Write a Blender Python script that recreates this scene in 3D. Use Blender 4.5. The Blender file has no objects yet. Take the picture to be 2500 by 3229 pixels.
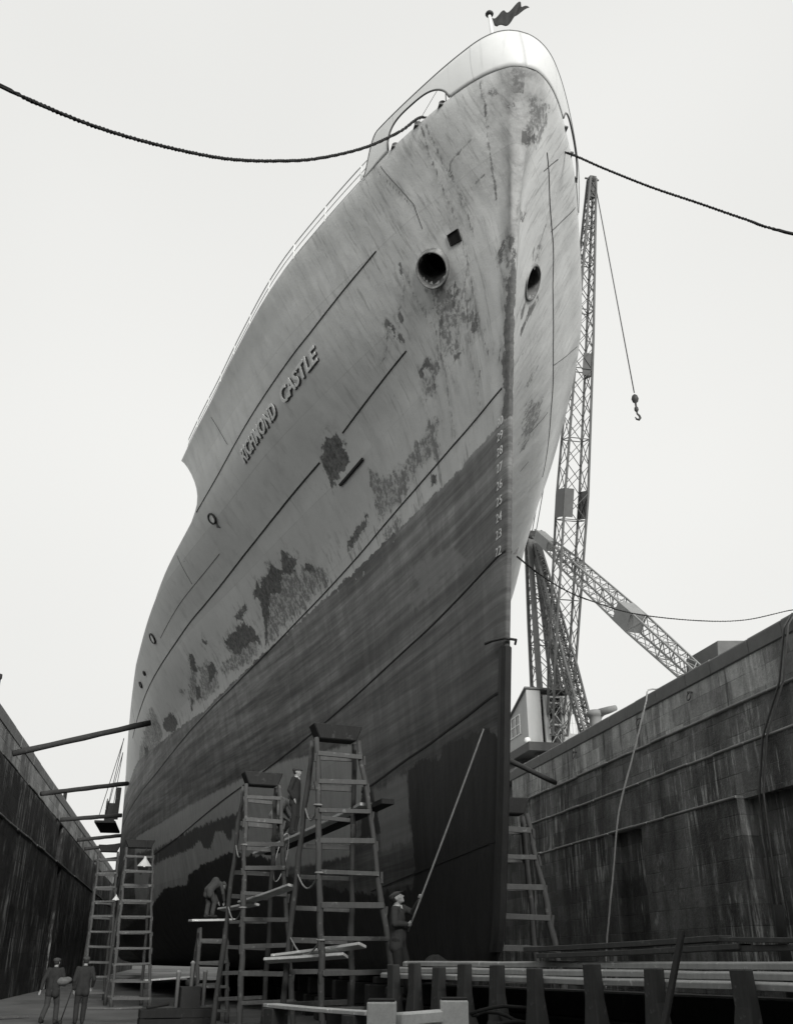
import numpy as np
import bpy, bmesh, math, random
from mathutils import Vector, Matrix
R=math.radians
random.seed(7)
sc=bpy.context.scene
col=sc.collection
# ---------------------------------------------------------------- camera
F_PX=2900.0; HORIZON=3025.0; VPX=550.0; W_PX,H_PX=2500.0,3229.0; CAM_Z=1.6
TH=math.atan((HORIZON-H_PX/2)/F_PX)
YAW=math.atan((W_PX/2-VPX)/F_PX*math.cos(TH))
cd=bpy.data.cameras.new('camera'); cam=bpy.data.objects.new('camera',cd); col.objects.link(cam)
cam.location=(0,0,CAM_Z); cam.rotation_euler=(R(90)+TH,0,-YAW)
cd.sensor_fit='VERTICAL'; cd.sensor_height=36.0; cd.lens=36.0*F_PX/H_PX; cd.clip_end=3000; cd.clip_start=.1
sc.camera=cam
sc.render.resolution_x=792; sc.render.resolution_y=1024
# ---------------------------------------------------------------- world: overcast daylight, black and white
SUN_EL=R(23); SUN_AZ=R(172)      # azimuth measured from +Y towards +X
w=bpy.data.worlds.new('World'); sc.world=w; w.use_nodes=True
nt=w.node_tree; nt.nodes.clear()
out=nt.nodes.new('ShaderNodeOutputWorld'); bg=nt.nodes.new('ShaderNodeBackground'); sky=nt.nodes.new('ShaderNodeTexSky')
sky.sky_type='NISHITA'; sky.sun_disc=False; sky.sun_elevation=SUN_EL; sky.sun_rotation=SUN_AZ
sky.air_density=1.0; sky.dust_density=4.0; sky.ozone_density=1.0
bw=nt.nodes.new('ShaderNodeRGBToBW'); nt.links.new(sky.outputs[0],bw.inputs[0])
tc=nt.nodes.new('ShaderNodeTexCoord'); nz=nt.nodes.new('ShaderNodeTexNoise'); nz.inputs['Scale'].default_value=.9; nz.inputs['Detail'].default_value=3
nt.links.new(tc.outputs['Generated'],nz.inputs['Vector'])
# cloud deck: an even pale layer over the clear sky
m1=nt.nodes.new('ShaderNodeMath'); m1.operation='MULTIPLY_ADD'; nt.links.new(nz.outputs['Fac'],m1.inputs[0]); m1.inputs[1].default_value=3.6; m1.inputs[2].default_value=6.9
mx=nt.nodes.new('ShaderNodeMix'); mx.data_type='FLOAT'; mx.inputs[0].default_value=.93
nt.links.new(bw.outputs[0],mx.inputs[2]); nt.links.new(m1.outputs[0],mx.inputs[3])
comb=nt.nodes.new('ShaderNodeMix'); comb.data_type='RGBA'; comb.blend_type='MULTIPLY'; comb.inputs[0].default_value=1
nt.links.new(mx.outputs[0],comb.inputs[6]); comb.inputs[7].default_value=(1.0,1.0,.975,1)
nt.links.new(comb.outputs[2],bg.inputs[0]); bg.inputs[1].default_value=.10
nt.links.new(bg.outputs[0],out.inputs[0])
sd=bpy.data.lights.new('sun','SUN'); so=bpy.data.objects.new('sun',sd); col.objects.link(so)
sd.energy=4.3; sd.angle=R(20); sd.color=(1.0,.985,.96)
so.rotation_euler=(R(90)-SUN_EL,0,math.pi-SUN_AZ)
so.location=(20,-30,60)
sc.view_settings.view_transform='Standard'; sc.view_settings.look='None'; sc.view_settings.exposure=0.0; sc.view_settings.gamma=1
sc.cycles.max_bounces=6; sc.cycles.diffuse_bounces=4
# ---------------------------------------------------------------- helpers
def tag(o,label=None,cat=None,group=None,kind=None):
    if label: o['label']=label
    if cat: o['category']=cat
    if group: o['group']=group
    if kind: o['kind']=kind
    return o
def empty(name,loc=(0,0,0),rz=0,label=None,cat=None,group=None):
    o=bpy.data.objects.new(name,None); col.objects.link(o); o.location=loc; o.rotation_euler=(0,0,rz); o.empty_display_size=.2
    return tag(o,label,cat,group)
def mesh_obj(name,me,mat=None,parent=None):
    o=bpy.data.objects.new(name,me); col.objects.link(o)
    if mat is not None:
        for m in (mat if isinstance(mat,(list,tuple)) else [mat]): me.materials.append(m)
    if parent is not None: o.parent=parent
    return o
class MB:
    """collects faces, builds ONE mesh object"""
    def __init__(s): s.v=[]; s.f=[]; s.m=[]; s.sm=[]
    def add(s,vs,fs,mi=0,smooth=False):
        n=len(s.v); s.v+= [tuple(v) for v in vs]; s.f+=[tuple(i+n for i in f) for f in fs]; s.m+=[mi]*len(fs); s.sm+=[smooth]*len(fs)
    def box(s,c,size,rot=None,mi=0,taper=1.0):
        hx,hy,hz=[q/2 for q in size]
        vs=[Vector((x*hx*(taper if z>0 else 1),y*hy*(taper if z>0 else 1),z*hz)) for z in (-1,1) for y in (-1,1) for x in (-1,1)]
        if rot is not None: vs=[rot@v for v in vs]
        c=Vector(c); s.add([v+c for v in vs],[(0,2,3,1),(4,5,7,6),(0,1,5,4),(2,6,7,3),(0,4,6,2),(1,3,7,5)],mi)
    def bar(s,a,b,w,h=None,up=(0,0,1),mi=0,w2=None):
        a=Vector(a);b=Vector(b); d=b-a; L=d.length
        if L<1e-6: return
        h=h or w; d.normalize(); u=Vector(up)
        if abs(d.dot(u))>.97: u=Vector((0,1,0)) if abs(d.y)<.9 else Vector((1,0,0))
        x=d.cross(u).normalized(); y=x.cross(d).normalized(); k=(w2/w) if w2 else 1
        vs=[a+x*sx*w/2+y*sy*h/2 for sy in (-1,1) for sx in (-1,1)]+[b+x*sx*w/2*k+y*sy*h/2*k for sy in (-1,1) for sx in (-1,1)]
        s.add(vs,[(0,1,3,2),(4,6,7,5),(0,4,5,1),(2,3,7,6),(0,2,6,4),(1,5,7,3)],mi)
    def tube(s,pts,r,n=8,mi=0,twist=None,closed=False):
        pts=[Vector(p) for p in pts]; N=len(pts); rs=r if isinstance(r,(list,tuple)) else [r]*N
        vs=[];prev=None
        for i,p in enumerate(pts):
            t=(pts[min(i+1,N-1)]-pts[max(i-1,0)])
            if closed: t=pts[(i+1)%N]-pts[i-1]
            t.normalize()
            if prev is None:
                u=Vector((0,0,1)) if abs(t.z)<.9 else Vector((1,0,0)); x=t.cross(u).normalized()
            else: x=(prev-t*prev.dot(t)).normalized()
            prev=x; y=t.cross(x)
            for k in range(n):
                a=2*math.pi*k/n; vs.append(p+(x*math.cos(a)+y*math.sin(a))*rs[i])
        fs=[(i*n+k,i*n+(k+1)%n,(i+1)*n+(k+1)%n,(i+1)*n+k) for i in range(N-1) for k in range(n)]
        if closed: fs+=[((N-1)*n+k,(N-1)*n+(k+1)%n,(k+1)%n,k) for k in range(n)]
        else: fs+=[tuple(range(n-1,-1,-1)),tuple((N-1)*n+k for k in range(n))]
        s.add(vs,fs,mi,True)
    def lathe(s,prof,loc=(0,0,0),n=20,rot=None,mi=0,sx=1.0):
        vs=[];loc=Vector(loc)
        for r,z in prof:
            for k in range(n):
                a=2*math.pi*k/n; v=Vector((r*math.cos(a)*sx,r*math.sin(a),z))
                if rot is not None: v=rot@v
                vs.append(v+loc)
        fs=[(i*n+k,i*n+(k+1)%n,(i+1)*n+(k+1)%n,(i+1)*n+k) for i in range(len(prof)-1) for k in range(n)]
        fs+=[tuple(range(n-1,-1,-1)),tuple((len(prof)-1)*n+k for k in range(n))]
        s.add(vs,fs,mi,True)
    def build(s,name,mat,parent=None,bevel=0,seg=1):
        me=bpy.data.meshes.new(name); me.from_pydata(s.v,[],s.f); 
        o=mesh_obj(name,me,mat,parent)
        me.polygons.foreach_set('material_index',s.m); me.polygons.foreach_set('use_smooth',s.sm)
        bm=bmesh.new(); bm.from_mesh(me); bmesh.ops.recalc_face_normals(bm,faces=bm.faces); bm.to_mesh(me); bm.free()
        if bevel:
            b=o.modifiers.new('b','BEVEL'); b.width=bevel; b.segments=seg; b.limit_method='ANGLE'; b.angle_limit=R(40)
        me.update(); return o
# ---------------------------------------------------------------- materials
class NB:
    def __init__(s,name):
        s.m=bpy.data.materials.new(name); s.m.use_nodes=True; s.t=s.m.node_tree; s.n=s.t.nodes
        s.b=s.n['Principled BSDF']; s.b.inputs['Specular IOR Level'].default_value=.3
    def node(s,t,**k):
        n=s.n.new(t)
        for a,b in k.items(): setattr(n,a,b)
        return n
    def link(s,a,b): s.t.links.new(a,b)
    def coords(s,scale=(1,1,1),kind='Object',rot=(0,0,0)):
        key=('c',tuple(scale),kind,tuple(rot))
        t=s.node('ShaderNodeTexCoord'); mp=s.node('ShaderNodeMapping'); mp.inputs['Scale'].default_value=scale; mp.inputs['Rotation'].default_value=rot
        s.link(t.outputs[kind],mp.inputs['Vector']); return mp.outputs['Vector']
    def noise(s,scale=1,detail=4,rough=.55,sv=(1,1,1),dist=0,kind='Object'):
        n=s.node('ShaderNodeTexNoise'); n.inputs['Scale'].default_value=scale; n.inputs['Detail'].default_value=detail; n.inputs['Roughness'].default_value=rough; n.inputs['Distortion'].default_value=dist
        s.link(s.coords(sv,kind),n.inputs['Vector']); return n.outputs['Fac']
    def val(s,sock,x):
        if hasattr(x,'is_linked') or hasattr(x,'links'): s.link(x,sock)
        else: sock.default_value=x
    def math(s,op,a,b=0.,c=0.,clamp=False):
        n=s.node('ShaderNodeMath',operation=op,use_clamp=clamp); s.val(n.inputs[0],a); s.val(n.inputs[1],b)
        if op in('MULTIPLY_ADD',): s.val(n.inputs[2],c)
        return n.outputs[0]
    def ss(s,x,a,b,o0=0.,o1=1.):
        n=s.node('ShaderNodeMapRange',interpolation_type='SMOOTHSTEP'); s.val(n.inputs[0],x)
        for i,v in enumerate((a,b,o0,o1)): n.inputs[1+i].default_value=v
        return n.outputs[0]
    def mixf(s,f,a,b):
        n=s.node('ShaderNodeMix',data_type='FLOAT'); s.val(n.inputs[0],f); s.val(n.inputs[2],a); s.val(n.inputs[3],b); return n.outputs[0]
    def attr(s,name):
        n=s.node('ShaderNodeAttribute'); n.attribute_name=name; return n.outputs['Fac']
    def sep(s,kind='Object'):
        t=s.node('ShaderNodeTexCoord'); x=s.node('ShaderNodeSeparateXYZ'); s.link(t.outputs[kind],x.inputs[0]); return x.outputs
    def finish(s,v,rough=.8,bump=None,bstr=.3,bdist=.02,tint=(.985,1.0,.99),metal=0.):
        c=s.node('ShaderNodeMix',data_type='RGBA',blend_type='MULTIPLY'); c.inputs[0].default_value=1
        s.val(c.inputs[6],v) if hasattr(v,'links') else setattr(c.inputs[6],'default_value',(v,v,v,1)); c.inputs[7].default_value=(*tint,1)
        s.link(c.outputs[2],s.b.inputs['Base Color']); s.val(s.b.inputs['Roughness'],rough); s.b.inputs['Metallic'].default_value=metal
        if bump is not None:
            bp=s.node('ShaderNodeBump'); bp.inputs['Strength'].default_value=bstr; bp.inputs['Distance'].default_value=bdist; s.link(bump,bp.inputs['Height']); s.link(bp.outputs[0],s.b.inputs['Normal'])
        return s.m
def simple(name,v,var=.25,scale=3,rough=.8,sv=(1,1,1),bump=.25,metal=0,grime=0.0,kind='Object'):
    b=NB(name); n=b.noise(scale,6,.6,sv,kind=kind); f=b.mixf(n,v*(1-var),v*(1+var)); n2=b.noise(scale*9,3,.6,sv,kind=kind)
    f=b.math('MULTIPLY',f,b.mixf(n2,1-var*.5,1+var*.5))
    if grime:
        g=b.ss(b.noise(scale*.7,5,.7,sv,kind=kind),.5,.62); f=b.mixf(b.math('MULTIPLY',g,grime),f,v*.35)
    return b.finish(f,rough,b.math('ADD',n,n2),bump,.01,metal=metal)
def wood(name,v,rough=.85,var=.35):
    b=NB(name); n=b.noise(2.5,6,.65,(6,6,1)); n2=b.noise(1.1,4,.6); st=b.noise(7,3,.6)
    f=b.mixf(n,v*(1-var),v*(1+var)); f=b.math('MULTIPLY',f,b.mixf(n2,.7,1.25)); f=b.mixf(b.ss(st,.6,.72),f,v*1.9)
    return b.finish(f,rough,b.math('ADD',n,st),.5,.012)
M={}
M['wood']=wood('weathered_timber',.075)
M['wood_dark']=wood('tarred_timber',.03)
M['wood_mid']=wood('grey_timber',.085)
M['plank']=wood('pale_plank',.62,var=.25)
M['steel_dark']=simple('dark_steel',.035,.4,4,.6)
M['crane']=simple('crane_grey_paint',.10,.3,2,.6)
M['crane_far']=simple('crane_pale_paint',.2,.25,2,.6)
M['cabin']=simple('cabin_boarding',.34,.18,1.2,.7,(1,1,.2))
M['rope']=simple('tarred_rope',.022,.4,30,.9)
M['rope_pale']=simple('pale_rope',.33,.4,14,.9)
M['white']=simple('white_paint',.70,.05,1.0,.45,bump=.08)
M['offwhite']=simple('chalky_white_paint',.62,.15,3,.6)
M['black_hole']=simple('black_tar',.008,.3,6,.9)  # flat black painted in for the shade inside openings
M['glass']=simple('dirty_glass',.12,.3,2,.15)
M['skin']=simple('skin',.36,.08,12,.6,bump=.05)
M['coat']=simple('dark_wool',.035,.35,12,.95)
M['coat_mid']=simple('grey_cloth',.06,.3,14,.95)
M['coat_pale']=simple('pale_smock',.15,.45,9,.95,(1,1,2.5))
M['cap']=simple('tweed_cap',.07,.3,30,.95)
M['beam']=wood('bleached_beam_timber',.38,var=.3)
M['rung']=wood('worn_rung_timber',.125)
M['blockface']=simple('worn_block_face',.7,.35,4,.85)
M['iron']=simple('cast_iron',.09,.4,6,.7)
# ---------------------------------------------------------------- setting: dock floor, quays
def concrete_floor():
    b=NB('dock_floor_concrete'); n=b.noise(.5,6,.65); n2=b.noise(5,6,.7); n3=b.noise(.15,3,.5)
    f=b.mixf(n,.06,.24); f=b.math('MULTIPLY',f,b.mixf(n2,.6,1.2)); wet=b.ss(n3,.45,.6)
    f=b.mixf(wet,f,b.math('MULTIPLY',f,.5))
    return b.finish(f,b.mixf(wet,.85,.45),n2,.5,.03)
M['floor']=concrete_floor()
M['quay']=simple('quay_cobbles',.38,.3,1.5,.9)
mb=MB(); mb.add([(-8.3,-14,0),(18.2,-14,0),(18.2,192,0),(-8.3,192,0)],[(0,1,2,3)])
tag(mb.build('dock_floor',M['floor']),'pale wet concrete floor of the dry dock',kind='structure')
mb=MB(); B=1800; zq=11.0
xl,xr,y0,y1=-8.25,17.55,-14.3,191.2
for a in (((-B,-B),(xl,B)),((xr,-B),(B,B)),((xl,-B),(xr,y0)),((xl,y1),(xr,B))):
    (xa,ya),(xb,yb)=a; mb.add([(xa,ya,zq),(xb,ya,zq),(xb,yb,zq),(xa,yb,zq)],[(0,1,2,3)])
tag(mb.build('ground',M['quay']),'flat quayside ground around the dock',kind='structure')
# ---------------------------------------------------------------- dock walls
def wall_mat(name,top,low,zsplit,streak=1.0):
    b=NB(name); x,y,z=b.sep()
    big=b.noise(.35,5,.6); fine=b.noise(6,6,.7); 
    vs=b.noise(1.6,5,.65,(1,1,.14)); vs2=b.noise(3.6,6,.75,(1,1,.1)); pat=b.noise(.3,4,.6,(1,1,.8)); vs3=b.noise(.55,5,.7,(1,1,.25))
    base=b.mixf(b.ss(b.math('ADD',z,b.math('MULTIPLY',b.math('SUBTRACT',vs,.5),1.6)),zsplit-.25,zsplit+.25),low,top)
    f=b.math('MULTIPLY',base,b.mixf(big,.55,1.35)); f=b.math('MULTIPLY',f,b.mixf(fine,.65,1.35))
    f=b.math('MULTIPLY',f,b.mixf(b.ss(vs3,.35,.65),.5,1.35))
    # lime streaks
    e=b.math('MULTIPLY',b.ss(vs2,.50,.63),b.ss(pat,.46,.58)); f=b.mixf(b.math('MULTIPLY',e,.9*streak),f,.62)
    d=b.math('MULTIPLY',b.ss(vs,.58,.68),.65); f=b.mixf(d,f,.02)
    bl=b.math('MULTIPLY',b.ss(b.noise(.8,6,.7,(1,1,.7)),.56,.64),b.ss(b.noise(.22,3,.5),.45,.6)); f=b.mixf(b.math('MULTIPLY',bl,.6*streak),f,.55)
    # masonry courses
    br=b.node('ShaderNodeTexBrick'); cmb=b.node('ShaderNodeCombineXYZ'); b.link(y,cmb.inputs[0]); b.link(z,cmb.inputs[1]); b.link(cmb.outputs[0],br.inputs['Vector'])
    br.inputs['Scale'].default_value=1; br.inputs['Brick Width'].default_value=1.35; br.inputs['Row Height'].default_value=.62; br.inputs['Mortar Size'].default_value=.018; br.inputs['Mortar Smooth'].default_value=.3
    br.inputs['Color1'].default_value=(.72,.72,.72,1); br.inputs['Color2'].default_value=(1.25,1.25,1.25,1); br.inputs['Mortar'].default_value=(1,1,1,1); pl=b.node('ShaderNodeRGBToBW'); b.link(br.outputs['Color'],pl.inputs[0]); f=b.math('MULTIPLY',f,pl.outputs[0]); mort=b.math('MULTIPLY',br.outputs['Fac'],b.ss(b.noise(.9,3,.6),.4,.6)); f=b.mixf(b.math('MULTIPLY',mort,.6),f,b.math('MULTIPLY',f,.35))
    bump=b.math('ADD',fine,b.math('MULTIPLY',mort,-.6)); bump=b.math('ADD',bump,b.math('MULTIPLY',big,1.5))
    return b.finish(f,b.mixf(b.ss(big,.4,.6),.5,.9),bump,.9,.05)
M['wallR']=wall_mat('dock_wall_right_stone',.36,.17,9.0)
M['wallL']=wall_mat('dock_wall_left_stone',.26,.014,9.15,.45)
M['nosing']=simple('worn_stone_nosing',.30,.4,2.5,.8,(1,.4,1))
M['coping']=simple('granite_coping',.19,.25,2,.8)
def prism(mb,prof,ya,yb,mi=0,n=1):
    """closed profile of (x,z) extruded along Y"""
    N=len(prof)
    for k in range(n):
        a=ya+(yb-ya)*k/n; c=ya+(yb-ya)*(k+1)/n
        vs=[(x,a,z) for x,z in prof]+[(x,c,z) for x,z in prof]
        mb.add(vs,[(i,(i+1)%N,N+(i+1)%N,N+i) for i in range(N)]+([tuple(range(N))] if k==0 else [])+([tuple(range(2*N-1,N-1,-1))] if k==n-1 else []),mi)
rw=empty('dock_wall',(17.2,60,0),0,'stepped stone dock wall with lime streaks to the right of the bow','dock wall')
def rp(o): o.parent=rw; o.matrix_parent_inverse=Matrix.Translation((-17.2,-60,0)); return o
# right wall: body in courses; breaks along its length
mb=MB()
XB=18.4
segs=[(-14,18.6,0),(18.6,22.6,1),(22.6,26.4,2),(26.4,33.0,0),(33.0,35.6,3),(35.6,52,0),(52,53.4,4),(53.4,191,0)]
for a,c,t in segs:
    u={0:0,1:.9,2:.55,3:.38,4:.3}[t]
    prism(mb,[(16.34+u,0),(16.42+u,6.05),(XB,6.05),(XB,0)],a,c)
    u2=.45 if t==1 else 0
    prism(mb,[(16.66+u2,6.05),(16.70+u2,7.6),(XB,7.6),(XB,6.05)],a,c)
    u3=.5 if t==1 else 0
    prism(mb,[(16.92+u3,7.6),(16.98+u3,8.95),(XB,8.95),(XB,7.6)],a,c)
for a,c,u in ((-14,18.6,0),(18.6,22.6,.6),(22.6,49.5,0),(49.5,51.6,.5),(51.6,191,0)):
    prism(mb,[(17.2+u,8.95),(17.24+u,10.45),(XB,10.45),(XB,8.95)],a,c)
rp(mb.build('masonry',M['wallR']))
def flatcope(x,z,ya,yb,side,hh,dp,seed):
    rnd=random.Random(seed); mb=MB(); y=ya
    while y<yb:
        L=rnd.uniform(1.6,2.6)*(1 if y<60 else 3); y2=min(y+L,yb); j=rnd.uniform(-.012,.012); k=rnd.uniform(-.015,.015)
        prism(mb,[(x+side*.02+j,z-hh),(x+side*.035+j,z+hh-.05+k),(x-side*.02+j,z+hh+k),(x-side*dp,z+hh+k),(x-side*dp,z-hh)],y,y2-.012); y=y2
    return mb
def nosing(x,z,ya,yb,side=-1,r=.07,dp=.5,seed=1):
    """rounded worn ledge edge of many stones"""
    rnd=random.Random(seed); mb=MB(); y=ya
    while y<yb:
        L=rnd.uniform(1.1,2.2)*(1 if y<60 else 3); y2=min(y+L,yb); j=rnd.uniform(-.025,.025); k=rnd.uniform(-.02,.02)
        pr=[]
        for i in range(7):
            a=R(-90+30*i); pr.append((x+side*(r*.9*math.cos(a))+j,z+k+r*math.sin(a)))
        pr+=[(x-side*dp,z+r+k),(x-side*dp,z-r+k)]
        prism(mb,pr,y,y2-.015); y=y2
    return mb
for i,(x,z,ya,yb,d) in enumerate(((16.93,9.0,22.6,190,.9),(16.93,9.0,-14,18.6,.9),(16.68,7.65,22.6,190,.9),(16.68,7.65,-14,18.6,.9),(16.42,6.1,26.4,190,.9),(16.42,6.1,-14,18.6,.9),(17.4,9.0,18.6,22.6,.5),(17.2,7.65,18.6,22.6,.5))):
    rp(nosing(x,z,ya,yb,-1,.045,d,i).build('ledge',M['nosing'],None,.015))
rp(flatcope(17.21,10.72,-14,190,-1,.27,.9,40).build('coping',M['coping'],None,.03))
# iron mooring rings on the top band
for k,yy in enumerate((29.5,40.3,33.6,58)):
    mb=MB(); mb.tube([(17.08+.03*math.cos(a),yy+.14*math.sin(a),10.05+.14*math.cos(a)) for a in [2*math.pi*i/16 for i in range(16)]],.022,6,closed=True); mb.bar((17.3,yy,10.2),(17.05,yy,10.2),.06)
    rp(mb.build('mooring_ring',M['iron']))
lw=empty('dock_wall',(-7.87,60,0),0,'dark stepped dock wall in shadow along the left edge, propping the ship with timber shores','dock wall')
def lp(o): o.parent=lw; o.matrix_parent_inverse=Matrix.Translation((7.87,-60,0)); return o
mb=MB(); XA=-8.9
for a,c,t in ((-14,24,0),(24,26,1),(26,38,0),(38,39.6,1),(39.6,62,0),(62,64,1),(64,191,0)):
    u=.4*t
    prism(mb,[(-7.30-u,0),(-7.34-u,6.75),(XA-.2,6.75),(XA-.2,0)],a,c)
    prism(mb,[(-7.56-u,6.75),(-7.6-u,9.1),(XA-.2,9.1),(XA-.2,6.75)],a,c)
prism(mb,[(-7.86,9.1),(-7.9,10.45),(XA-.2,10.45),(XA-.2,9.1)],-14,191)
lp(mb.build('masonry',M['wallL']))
lp(nosing(-7.34,6.8,-14,190,1,.06,.5,5).build('ledge',M['iron'],None,.015))
lp(nosing(-7.62,9.15,-14,190,1,.05,.5,6).build('ledge',M['iron'],None,.015))
lp(flatcope(-7.89,10.72,-14,190,1,.27,.7,41).build('coping',M['coping'],None,.03))
mb=MB()
for k in range(6): mb.box((4.6,191.6+.0*k,0.9+1.8*k),(27,1.2-.15*k,1.8))
tag(mb.build('dock_gate',M['iron'],None,.03),'plated gate closing the far end of the dock behind the ship','gate')
mb=MB()
for k in range(5): mb.box((4.6,-14.7-.5*k,1.1+2.2*k),(26.8,1.3,2.2))
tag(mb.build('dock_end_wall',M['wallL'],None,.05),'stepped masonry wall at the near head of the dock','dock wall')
# added shed behind the head of the dock (out of view; shades the pit)
mb=MB(); mb.box((5,-27,15.6),(70,16,9.2)); mb.add([(-30,-35,20.2),(40,-35,20.2),(40,-19,20.2),(-30,-19,20.2),(-30,-27,22.5),(40,-27,22.5)],[(0,1,5,4),(3,4,5,2),(0,4,3),(1,2,5)])
tag(mb.build('workshop_shed',M['cabin']),'long workshop shed standing behind the head of the dock','shed')
# small posts and tufts along the left coping
for k,(yy,h) in enumerate(((39.4,1.1),(50.5,.35),(66.5,.7))):
    mb=MB(); mb.lathe([(.13,0),(.12,h*.8),(.16,h*.85),(.15,h),(.02,h+.03)],(-8.1,yy,11.0),10)
    tag(mb.build('mooring_post',M['wood_dark']),['tall slanting dark post on the left quay at the photo edge','low stub post on the left quay coping above the first shore','dark stump on the left quay near the second shore'][k],'post','posts on the left quay')
# quay bollard on the right
mb=MB(); mb.lathe([(.42,0),(.34,.12),(.28,.35),(.27,.75),(.33,.86),(.42,.92),(.42,1.08),(.3,1.16),(.02,1.18)],(18.3,40.2,11.0),22)
mb.tube([(18.3,40.2,12.0),(18.75,39.6,12.08),(18.95,39.3,12.12)],[.2,.17,.13],12)
tag(mb.build('quay_bollard',M['coping']),'squat pale iron bollard with a horn on the right quay edge beside the crane','bollard')
XC=4.95
SK=np.array([0,.01,.04,.12,.3,.6,1,1.6,2.5,3.5,5,7,10,13,16,20,24,28,33,38,45,55,65,90.])
ZK=np.array([1.27,1.6,3,6,8.4,10.4,12.5,14.6,16.,17.0,18.5])
STEM=np.array([16.3,15.35,14.82,14.13,13.6,13.2,12.72,12.15,11.65,11.25,11.5])
HB=np.array([
[0,0.02,0.04,.05,.06,.07,.08,.09,.1,.12,.15,.2,.3,.42,.6,1.,1.5,2.2,3.2,4.3,5.7,7.2,7.6,7.6],
[0,0.02,0.04,.08,.11,.12,.13,.14,.17,.2,.27,.35,.5,.7,1.,1.5,2.2,3.1,4.3,5.5,6.9,8.3,8.8,8.8],
[0,0.03,0.05,.08,.12,.14,.16,.19,.25,.31,.45,.62,.95,1.35,1.8,2.6,3.5,4.5,5.7,6.8,8.,9.1,9.5,9.5],
[0,0.03,0.05,.08,.12,.15,.18,.22,.31,.4,.6,.85,1.3,1.85,2.5,3.5,4.4,5.3,6.4,7.4,8.4,9.2,9.6,9.6],
[0,0.03,0.05,.08,.12,.15,.19,.25,.35,.48,.7,1.0,1.55,2.2,2.95,3.95,4.8,5.6,6.6,7.5,8.45,9.25,9.6,9.6],
[0,0.03,0.05,.08,.12,.16,.21,.29,.43,.6,.87,1.22,1.87,2.62,3.4,4.35,5.2,6.,6.8,7.6,8.5,9.3,9.6,9.6],
[0,0.03,0.055,.09,.14,.22,.31,.46,.72,1.0,1.4,1.95,2.8,3.6,4.4,5.5,6.35,7.05,7.7,8.2,8.75,9.35,9.6,9.6],
[0,0.06,0.1,.12,.2,.36,.55,.86,1.36,1.8,2.45,3.25,4.25,5.02,5.8,6.78,7.48,7.98,8.38,8.65,9.0,9.4,9.6,9.6],
[0,0.1,0.18,.28,.45,.68,.93,1.26,1.78,2.25,2.95,3.8,4.72,5.48,6.15,7.0,7.65,8.1,8.2,8.55,9.0,9.4,9.6,9.6],
[0,0.13,0.24,.38,.6,.86,1.14,1.52,2.04,2.52,3.22,4.08,5.08,5.85,6.43,7.05,7.5,7.95,8.4,8.75,9.1,9.45,9.6,9.6],
[0,0.17,0.33,.56,.84,1.12,1.42,1.8,2.3,2.78,3.45,4.2,5.18,5.95,6.53,7.15,7.6,8.0,8.45,8.8,9.15,9.5,9.6,9.6]])
def pslopes(x,y):
    h=np.diff(x); d=np.diff(y,axis=0)/(h if y.ndim==1 else h[:,None])
    m=np.zeros_like(y); 
    hh=h if y.ndim==1 else h[:,None]
    w1=2*hh[1:]+hh[:-1]; w2=hh[1:]+2*hh[:-1]
    with np.errstate(all='ignore'):
        mm=(w1+w2)/(w1/d[:-1]+w2/d[1:])
    m[1:-1]=np.where(d[:-1]*d[1:]>0,mm,0); m[0]=d[0]; m[-1]=d[-1]; return m
def pch(x,y,m,q):
    i=np.clip(np.searchsorted(x,q,side='right')-1,0,len(x)-2); h=x[i+1]-x[i]; t=(q-x[i])/h
    return y[i]*(1+2*t)*(1-t)**2+m[i]*h*t*(1-t)**2+y[i+1]*t*t*(3-2*t)+m[i+1]*h*t*t*(t-1)
_SM=pslopes(ZK,STEM)
_M=[pslopes(SK,HB[k]) for k in range(len(ZK))]
def stem(z): return pch(ZK,STEM,_SM,np.asarray(z,float))
def hb(s,z):
    s=np.atleast_1d(np.asarray(s,float)); z=np.broadcast_to(np.asarray(z,float),s.shape)
    s=np.clip(s,0,90)
    rows=np.array([pch(SK,HB[k],_M[k],s) for k in range(len(ZK))])  # K x N
    ms=pslopes(ZK,rows)
    i=np.clip(np.searchsorted(ZK,z,side='right')-1,0,len(ZK)-2); j=np.arange(len(s)); h=ZK[i+1]-ZK[i]; t=(z-ZK[i])/h
    return rows[i,j]*(1+2*t)*(1-t)**2+ms[i,j]*h*t*(1-t)**2+rows[i+1,j]*t*t*(3-2*t)+ms[i+1,j]*h*t*t*(t-1)
def hbY(Y,z): return hb(np.asarray(Y)-stem(z),z)

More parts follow.
